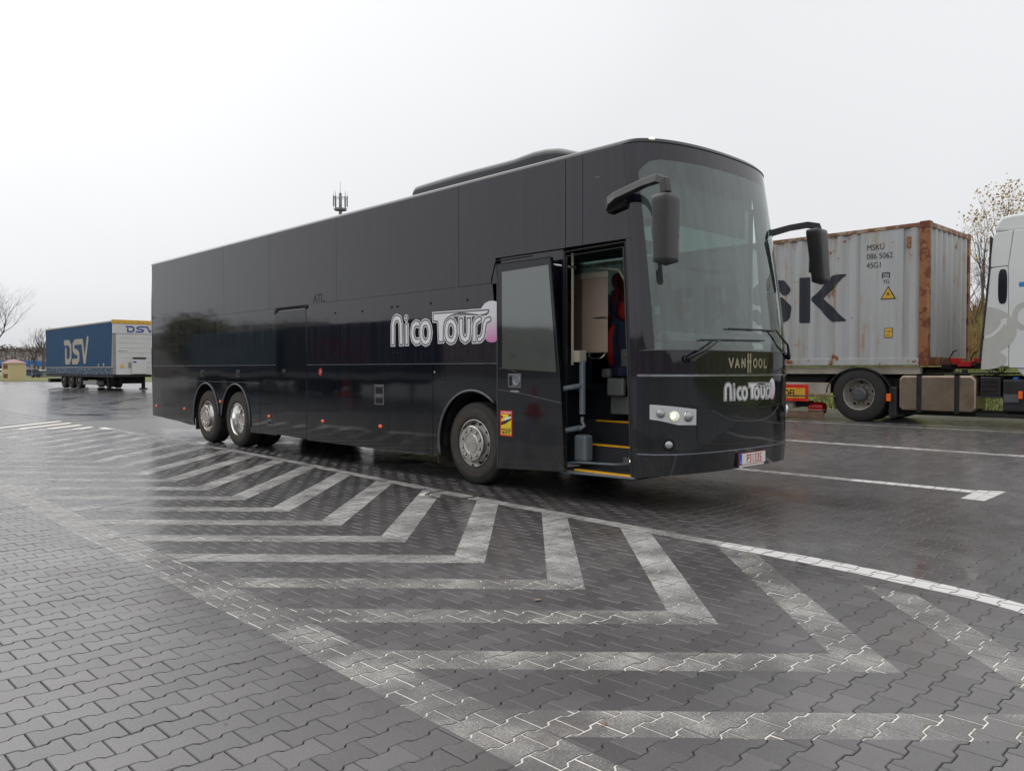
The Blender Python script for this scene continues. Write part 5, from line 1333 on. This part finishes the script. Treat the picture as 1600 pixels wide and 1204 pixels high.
def dsv(x0, z0, W_, H, mapf, mat, slant=0):
    h = H/46; X, Y = axgrid(-.1*W_, 1.15*W_, -.08*H, 1.12*H, h); w = H*.118
    G = {0: [(0, .90), (.62, .90), (.86, .74), (.86, .28), (.64, .09), (.16, .09), (.16, .60)], 1: [(.98, .90), (.38, .90), (.16, .80), (.16, .60), (.36, .50), (.66, .48), (.86, .38), (.86, .20), (.66, .09), (.05, .09)], 2: [(.02, .90), (.26, .90), (.52, .10), (.60, .10), (.98, 1.0)]}
    phi = np.full(X.shape, 9.)
    for k, g in G.items(): phi = np.minimum(phi, sd_seg(X, Y, [((k*.345+gx*.31)*W_, gy*H) for gx, gy in g], w))
    return art(phi, -.1*W_, -.08*H, h, 0, lambda x, y: mapf(x0+x, z0+y)).build('painted_logo', mat, ds)
dsv(-48.0, 1.80, 4.7, 1.45, lambda x, y: (x, Y0-.006, y), 'curtain_cream')
dsv(8.50, 3.50, 1.45, .34, lambda x, y: (X1+.024, x, y), 'dsv_blue')
settle(ds, (-45, 9.05, GZ))

# --- telecom mast far behind the coach
mp_ = pos(533, 150, .4); ms = thing('telecom_mast', 'telecom mast with ring of antennas rising behind the coach roof', 'mast', mp_)
MB().tube([(0, 0, 0), (0, 0, 30.5), (0, 0, 33.9)], [.55, .30, .26], 10).build('pole', 'mast_grey', ms, smooth=True)
MB().lathe([(.2, 0), (1.15, 0), (1.15, .35), (.2, .35)], (0, 0, 30.7), 'z', 12).build('platform', 'mast_grey', ms)
for k in range(3):
    a = 2*math.pi*k/3+.3; MB().tube([(0, 0, 33), (1.2*math.cos(a), 1.2*math.sin(a), 33)], .05, 4).build('arm', 'mast_grey', ms)
for k in range(8):
    a = 2*math.pi*k/8+.2; x, y = 1.25*math.cos(a), 1.25*math.sin(a); h0 = 31.0+.25*(k % 2)
    MB().tube([(x, y, 30.9), (x, y, 34.2)], .025, 4).build('antenna_pole', 'mast_grey', ms); MB().box(x-.09, x+.09, y-.09, y+.09, h0+.2, h0+2.2).build('antenna_panel', 'trailer_grey' if k % 2 else 'mast_grey', ms)
MB().lathe([(1.24, 0), (1.28, 0), (1.28, .06), (1.24, .06), (1.24, 0)], (0, 0, 33), 'z', 16).build('guard_ring', 'mast_grey', ms)
MB().tube([(0, 0, 33.9), (0, 0, 36)], .03, 4).build('lightning_rod', 'mast_grey', ms)

# --- trees
def grow(mb, p, d, L, r, depth, rg, tips, spread=.5, up=.12, kids=(2, 3), seg=3, shrink=.74):
    pts = [p]; rs = [r]; q = p.copy(); dd = d.copy()
    for i in range(seg):
        dd = (dd+Vector((rg.gauss(0, .12), rg.gauss(0, .12), rg.gauss(0, .06)+up*.4))).normalized(); q = q+dd*(L/seg); pts.append(q.copy()); rs.append(r*(1-.35*(i+1)/seg))
        if depth > 0 and depth < 5 and rg.random() < .45:
            s = (dd+Vector((rg.gauss(0, spread), rg.gauss(0, spread), rg.gauss(.1, .25)))).normalized(); grow(mb, q.copy(), s, L*.55, rs[-1]*.5, depth-2 if depth > 2 else 0, rg, tips, spread, up, kids, 2, shrink)
    mb.tube(pts, rs, 5 if r > .04 else 3)
    if depth <= 0: tips.append((q, dd)); return
    for k in range(rg.randint(*kids)):
        s = (dd+Vector((rg.gauss(0, spread), rg.gauss(0, spread), rg.gauss(up, .18)))).normalized()
        grow(mb, q.copy(), s, L*shrink*rg.uniform(.8, 1.15), rs[-1]*.68, depth-1, rg, tips, spread, up, kids, seg, shrink)
def leaves(mb, pts, rg, n, size, sp):
    for _ in range(n):
        c = rg.choice(pts)[0]+Vector((rg.gauss(0, sp), rg.gauss(0, sp), rg.gauss(0, sp)))
        a = Vector((rg.gauss(0, 1), rg.gauss(0, 1), rg.gauss(0, 1))).normalized(); b = a.orthogonal().normalized(); c2 = a.cross(b); s = size*rg.uniform(.6, 1.3)
        mb.add([c-b*s, c+c2*s*.6, c+b*s, c-c2*s*.6], [(0, 1, 2, 3)])
def tree(name, label, loc, H, r, depth, seed, kind='bare', leafn=0, leafmat='leaf_olive', lsize=.1, lsp=.35, spread=.5, up=.12, kids=(2, 3), d0=(0, 0, 1), trunk=.28, group=None, bark='bark', shrink=.74, top=None):
    rg = random.Random(seed); t = thing(name, label, 'tree' if 'shrub' not in name else 'shrub', loc, group)
    mb = MB(); tips = []; mt = MB(); p1 = Vector(d0).normalized()*(H*trunk)
    mt.tube([(0, 0, -.2), p1*.5, p1], [r*1.25, r, r*.85], 8); mt.build('trunk', bark, t, smooth=True)
    n0 = 3 if trunk < .2 else 2
    for k in range(n0+1):
        s = (Vector(d0)+Vector((rg.gauss(0, spread*.8), rg.gauss(0, spread*.8), .2))).normalized(); grow(mb, p1.copy(), s, H*(1-trunk)*.30, r*.7, depth, rg, tips, spread, up, kids, 3, shrink)
    mb.build('crown', bark, t)
    if leafn:
        ml = MB(); tp = [q for q in tips if top is None or q[0].z > H*top] or tips
        leaves(ml, tp, rg, leafn, lsize, lsp); ml.build('foliage', leafmat, t, fix=False)
    return t
tree('bare_tree', 'large leafless tree cut off by the left picture edge beyond the blue trailer', pos(-22, 62, .1), 7.5, .22, 6, 5, spread=.42, up=.10, kids=(2, 3), trunk=.2, shrink=.8)
tree('bare_tree', 'taller of the two thin leafless trees just left of the blue trailer', pos(68, 120, .2), 8.4, .2, 4, 12, spread=.34, up=.16, trunk=.35)
tree('bare_tree', 'shorter of the two thin leafless trees standing left of the blue trailer', pos(54, 128, .2), 7.2, .18, 4, 21, spread=.36, up=.14, trunk=.35)
def bank_z(x, y):
    return terr(x, y)+2.9*sstep((y-14.2)/8)+.25*math.sin(x*.7+y*.3)*sstep((y-15)/5)+.15*math.sin(x*1.9)*sstep((y-15)/5)
for i, (px, Z, H, sd, dp) in enumerate(((1534, 27, 3.6, 31, 5), (1572, 26, 3.9, 32, 5), (1604, 28, 3.6, 33, 5))):
    p = pos(px, Z); p.z = bank_z(p.x, p.y)-.1
    tree('young_tree', ['slender young tree with yellow top leaves between container and white cab', 'tallest young yellow-leaved tree rising behind the white cab roof', 'young yellow-leaved tree at the right picture edge behind the cab'][i], p, H, .06, dp-1, sd, leafn=[260, 420, 160][i], leafmat='leaf_yellow', lsize=.045, lsp=.12, spread=.17, up=.35, kids=(2, 3), trunk=.25, bark='bark_light', shrink=.80, top=.72)
for i, (px, Z, H, sd) in enumerate(((1520, 24, 2.6, 41), (1544, 25, 2.9, 42), (1500, 27, 2.4, 43), (1570, 24, 2.7, 44))):
    p = pos(px, Z); p.z = bank_z(p.x, p.y)-.1
    tree('twiggy_shrub', ['tangled leafless shrub on the grass bank just right of the container front', 'tallest tangled leafless shrub between container corner and white cab', 'low leafless shrub mostly hidden behind the grey container', 'tangled leafless shrub hidden behind the white cab rear edge'][i], p, H, .03, 5, sd, leafn=40, leafmat='leaf_yellow', lsize=.04, lsp=.15, spread=.5, up=.1, kids=(2, 3), trunk=.08, bark='bark', group='twiggy shrubs on the bank behind the truck')
# grass bank
mb = MB(); nx, ny = 60, 26; bxs = [-60+2.4*i for i in range(nx)]; bys = [13.4+.5*j if j < 20 else 23.4+(j-20)*8 for j in range(ny)]
for x in bxs:
    for y in bys: mb.v.append((x, y, bank_z(x, y) if y > 13.5 else terr(x, y)-.1))
for i in range(nx-1):
    for j in range(ny-1): mb.f.append((i*ny+j, (i+1)*ny+j, (i+1)*ny+j+1, i*ny+j+1))
keep = lambda f: sum(mb.v[k][0] for k in f)/4 > -26
mb.f = [f for f in mb.f if keep(f)]
struct(mb.build('grass_bank', 'grass_far', smooth='all', fix=False))
def blades(name, mat, n, xr, yr, zf, h, w, seed, label=None):
    rg = random.Random(seed); mb = MB()
    for _ in range(n):
        x, y = rg.uniform(*xr), rg.uniform(*yr); z = zf(x, y); hh = h*rg.uniform(.4, 1.3); a = rg.uniform(0, 6.28); ww = w*rg.uniform(.6, 1.2); lx, ly = rg.gauss(0, .3)*hh, rg.gauss(0, .3)*hh
        mb.add([(x-ww*math.cos(a), y-ww*math.sin(a), z-.02), (x+ww*math.cos(a), y+ww*math.sin(a), z-.02), (x+lx, y+ly, z+hh)], [(0, 1, 2)])
    o = mb.build(name, mat, fix=False); o['kind'] = 'stuff'; o['label'] = label; o['category'] = 'grass'; return o
blades('bank_grass', 'grass_blade', 26000, (-14, 10), (13.8, 19.5), bank_z, .16, .014, 5, 'short yellow-green grass on the bank behind the container truck')
blades('dry_weeds', 'weed_brown', 15000, (-14, 10), (17.5, 23), bank_z, .75, .016, 6, 'tall dry brown weeds along the top of the grass bank')
# far left: grass strip, kiosk, fuel station, cars, wooded hill
def flat(name, mat, pts, z): return struct(MB().add([(p.x, p.y, z) for p in pts], [tuple(range(len(pts)))]).build(name, mat, fix=False))
flat('grass_strip', 'grass_far', [pos(-300, 82), pos(420, 74), pos(420, 260), pos(-300, 260)], .315)
kp = pos(22, 88, .3); ang = math.atan2(FV.y, FV.x)-math.pi/2+R(-38)
k_ = thing('transformer_kiosk', 'small cream kiosk with pink hipped roof and brown louvres', 'kiosk', kp, rz=ang)
k_.scale = (.86, .86, .9)
bx('wall', 'building_cream', k_, -1.15, 1.15, -1.0, 1.0, 0, 2.05, .01)
MB().add([(-1.3, -1.15, 2.05), (1.3, -1.15, 2.05), (1.3, 1.15, 2.05), (-1.3, 1.15, 2.05), (-.1, 0, 2.55), (.1, 0, 2.55)], [(0, 1, 5, 4), (1, 2, 5), (2, 3, 4, 5), (3, 0, 4), (3, 2, 1, 0)]).build('roof', 'roof_pink', k_)
for z in (.25, 1.35):
    bx('louvre', 'shutter_brown', k_, -.55, .75, -1.03, -1.0, z, z+.5)
fs = thing('fuel_station', 'distant fuel station under a long flat blue canopy', 'building', pos(20, 150, .3), rz=math.atan2(RV.y, RV.x))
bx('canopy', 'canopy_blue', fs, -9, 4.6, 0, 8, 1.75, 2.75); bx('wall', 'brick_red', fs, -9, -1.9, 3, 7, -.3, 1.75); bx('shop_front', 'window_dark', fs, -8.6, -2.2, 2.96, 3.0, .0, 1.4)
for x in (-6, 0, 4): bx('column', 'trailer_grey', fs, x, x+.3, 1, 1.3, -.3, 1.75)
def car(label, p, rz, mat, s=1.0):
    c = thing('parked_car', label, 'car', p, rz=rz)
    MB().prism([(-2, .3), (2, .3), (2.05, .75), (1.2, .88), (.6, 1.38), (-1.1, 1.4), (-1.85, .95), (-2.05, .8)], 'y', -.85, .85).build('body', mat, c, bevel=.06)
    MB().prism([(.55, .90), (1.08, .90), (.55, 1.32), (-1.05, 1.33), (-1.6, .95)], 'y', -.87, .87).build('side_windows', 'window_dark', c)
    MB().prism([(1.12, .9), (1.16, .9), (.62, 1.34), (.58, 1.34)], 'y', -.7, .7).build('windscreen', 'window_dark', c)
    for x in (-1.3, 1.3):
        for y in (-.88, .70): MB().lathe([(0, 0), (.3, 0), (.32, .04), (.32, .18), (0, .18)], (x, y, .32), 'y', 16).build('wheel', 'rubber', c)
    for y in (-.6, .6): bx('headlight', 'white_vinyl', c, 2.0, 2.06, y-.2, y+.2, .6, .75)
    c.scale = (s, s, s); return c
car('dark blue car parked beside the cream kiosk', pos(43, 112, .3), math.atan2(FV.y, FV.x)+R(150), 'car_blue', .85)
car('white car half hidden at the left picture edge before the fuel station', pos(-1, 110, .3), math.atan2(RV.y, RV.x), 'car_white', .9)
def pavilion():
    t = thing('market_pavilion', 'low white-roofed stall with red side wall left of the blue trailer', 'stall', pos(67, 118, .3), rz=math.atan2(RV.y, RV.x))
    bx('roof', 'white_cloth', t, -.9, 3.5, -1, 1.5, .95, 1.1, .02); bx('side_wall', 'car_red', t, -.6, .0, -.8, 1.4, -.1, .95); bx('back_wall', 'trailer_grey', t, 0, 3.4, -.6, 1.4, -.1, .95)
pavilion()
lp = thing('street_lamp', 'short twin-headed street lamp between kiosk and blue trailer', 'street lamp', pos(50, 95, .3), rz=math.atan2(RV.y, RV.x))
MB().tube([(0, 0, 0), (0, 0, 1.75)], [.05, .035], 6).build('pole', 'trailer_grey', lp); MB().box(-.22, .22, -.06, .06, 1.68, 1.78).build('lamp_head', 'trailer_grey', lp); MB().prism([(-.22, 1.78), (.22, 1.78), (.1, 1.5), (-.1, 1.5)], 'y', -.02, .02).build('bracket', 'trailer_grey', lp)
# wooded hills (ahead on the left, and all round behind the viewer, where the coach mirrors them)
def hills():
    mb = MB(); n_ = 90
    def ridge(a):   # a: bearing; elevation of the skyline in degrees
        dg = math.degrees(a) % 360
        back = sstep((dg-188)/8)*sstep((330-dg)/15)
        return 1.40+.15*math.sin(5*a+1)+.06*math.sin(17*a)+back*(1.75+.35*math.sin(9*a)+.3*math.sin(21*a+2)+.12*math.sin(47*a))
    rings = [(170, 0), (215, .55), (260, .9), (320, 1.0), (420, .7)]
    for i in range(n_):
        a = 2*math.pi*i/n_
        for r_, k in rings: mb.v.append((CAMX+r_*math.cos(a), CAMY+r_*math.sin(a), .2+k*290*math.tan(R(ridge(a)-.06))))
    m = len(rings)
    for i in range(n_):
        j = (i+1) % n_
        am = math.degrees(math.atan2(math.sin(2*math.pi*(i+.5)/n_), math.cos(2*math.pi*(i+.5)/n_)))
        if 40 < am < 128: continue
        for k in range(m-1): mb.f.append((i*m+k, j*m+k, j*m+k+1, i*m+k+1))
    struct(mb.build('wooded_hills', 'hill_ground', smooth='all', fix=False))
    rg = random.Random(9); mw = MB()
    for _ in range(5200):
        a = rg.uniform(0, 2*math.pi); dg = math.degrees(math.atan2(math.sin(a), math.cos(a)))
        if 40 < dg < 128: continue
        if rg.random() < .45: a = R(rg.uniform(150, 176))
        r_ = rg.uniform(185, 330); k = np.interp(r_, [170, 215, 260, 320, 420], [0, .55, .9, 1, .7])
        b = Vector((CAMX+r_*math.cos(a), CAMY+r_*math.sin(a), .1+float(k)*290*math.tan(R(ridge(a)-.10)))); h = rg.uniform(1.2, 2.6)
        mw.tube([b, b+Vector((rg.gauss(0, .2), rg.gauss(0, .2), h*.8))], [.10, .03], 3)
        for _k in range(9):
            c = b+Vector((rg.gauss(0, .7), rg.gauss(0, .7), h*rg.uniform(.35, 1.0))); s = rg.uniform(.25, .7); u = Vector((rg.gauss(0, 1), rg.gauss(0, 1), rg.gauss(0, 1))).normalized(); v = u.orthogonal().normalized()
            mw.add([c-u*s, c+v*s*.35, c+u*s], [(0, 1, 2)])
    o = mw.build('far_woods', 'wood_far', fix=False); o['kind'] = 'stuff'
hills()
# behind the viewer: what the black coach side mirrors
def tarp_trailer(label, x0, x1, mat, txt, tmat, size, tz_):
    t = thing('tarpaulin_trailer', label, 'trailer', ((x0+x1)/2, -19.2, 0)); L = (x1-x0)/2
    bx('tarpaulin', mat, t, -L, L, -1.25, 1.25, 1.30, 4.05, .03); bx('side_board', 'trailer_grey', t, -L, L, -1.27, 1.27, .95, 1.28); bx('frame', 'chassis_black', t, -L+.3, L-.3, -.6, .6, .7, .95)
    for x in (-L+1.5, -L+2.8, -L+4.1):
        for y, s_ in ((1.15, 1), (-1.15, -1)): MB().lathe([(0, 0), (.5, 0), (.5, .28), (0, .28)], (x, y, .5), 'y', 20, sgn=-s_).build('wheel', 'rubber', t)
    for y in (1.0, -1.0): bx('landing_leg', 'chassis_black', t, L-2.6, L-2.45, y-.07, y+.07, 0, .95)
    text_obj('tarpaulin_lettering', txt, size, tmat, t, (0, 1.256, tz_), (-1, 0, 0), (0, 0, 1), 'CENTER', ext=.002, bold=.03)
simple('tarp_dark', (.045, .06, .085), .5); simple('tarp_black', (.03, .035, .045), .5); simple('tarp_letter', (.12, .14, .17), .6); simple('tarp_letter_red', (.14, .02, .02), .6)
tarp_trailer('dark blue-grey lorry trailer mirrored in the rear half of the coach side', -53.5, -40.2, 'tarp_dark', 'UKRAINE', 'tarp_letter', 1.25, 2.1)
tarp_trailer('near-black lorry trailer with red lettering mirrored in the middle of the coach side', -38.6, -26, 'tarp_black', 'RAPID', 'tarp_letter_red', 2.0, 1.9)
for i, (x, y) in enumerate(((-10.8, -12.3), (-29.5, -16.6))):
    c = thing('traffic_cone', ['red and white traffic cone mirrored in the open coach door', 'red and white traffic cone mirrored behind the front wheel arch'][i], 'traffic cone', (x, y, 0))
    bx('base', 'cone_red', c, -.22, .22, -.22, .22, 0, .04); MB().lathe([(.17, .04), (.125, .35)], (0, 0, 0), 'z', 18).build('cone_body', 'cone_red', c, smooth='all'); MB().lathe([(.125, .35), (.095, .55)], (0, 0, 0), 'z', 18).build('white_band', 'white_vinyl', c, smooth='all'); MB().lathe([(.095, .55), (.035, 1.0), (0, 1.0)], (0, 0, 0), 'z', 18).build('cone_tip', 'cone_red', c, smooth='all')
tree('autumn_tree', 'olive-brown autumn tree mirrored in the rear end of the coach side', (-67, -24, 0), 6.2, .22, 4, 51, leafn=7000, leafmat='leaf_olive', lsize=.24, lsp=.8, spread=.6, up=.06, trunk=.2)
tree('autumn_tree', 'lower olive-brown autumn tree mirrored beside the bigger one on the coach side', (-61, -28, 0), 4.6, .2, 4, 57, leafn=5000, leafmat='leaf_olive', lsize=.24, lsp=.8, spread=.6, up=.06, trunk=.2)
tree('bare_tree', 'leafless tree mirrored at the rear edge of the coach side', (-73, -19, 0), 8, .22, 5, 52, spread=.5, trunk=.25)

def litter():
    rg = random.Random(77); mb = MB()
    for _ in range(150):
        Z = rg.uniform(3, 13)**1.0; X = rg.uniform(-.62, .62)*Z; p = CV+FV*Z+RV*X; s = rg.uniform(.004, .014); a = rg.uniform(0, 6.28); z = terr(p.x, p.y)+.004
        q = [(p.x+s*math.cos(a+k*1.57)*(1 if k % 2 else .55), p.y+s*math.sin(a+k*1.57)*(1 if k % 2 else .55), z+rg.uniform(-.001, .005)) for k in range(4)]; mb.add(q, [(0, 1, 2, 3)])
    o = mb.build('ground_litter', 'leaf_litter', fix=False); o['kind'] = 'stuff'
simple('leaf_litter', (.24, .15, .09), .8, var=.5, scale=3)
litter()
lf_ = MB().add([(4.07, -3.02, .006), (4.10, -3.0, .010), (4.115, -3.035, .012), (4.085, -3.06, .006)], [(0, 1, 2, 3)]).build('fallen_leaf', 'leaf_litter', fix=False); tag(lf_, 'single pale orange fallen leaf lying on the dark pavers between two chevrons', 'leaf')
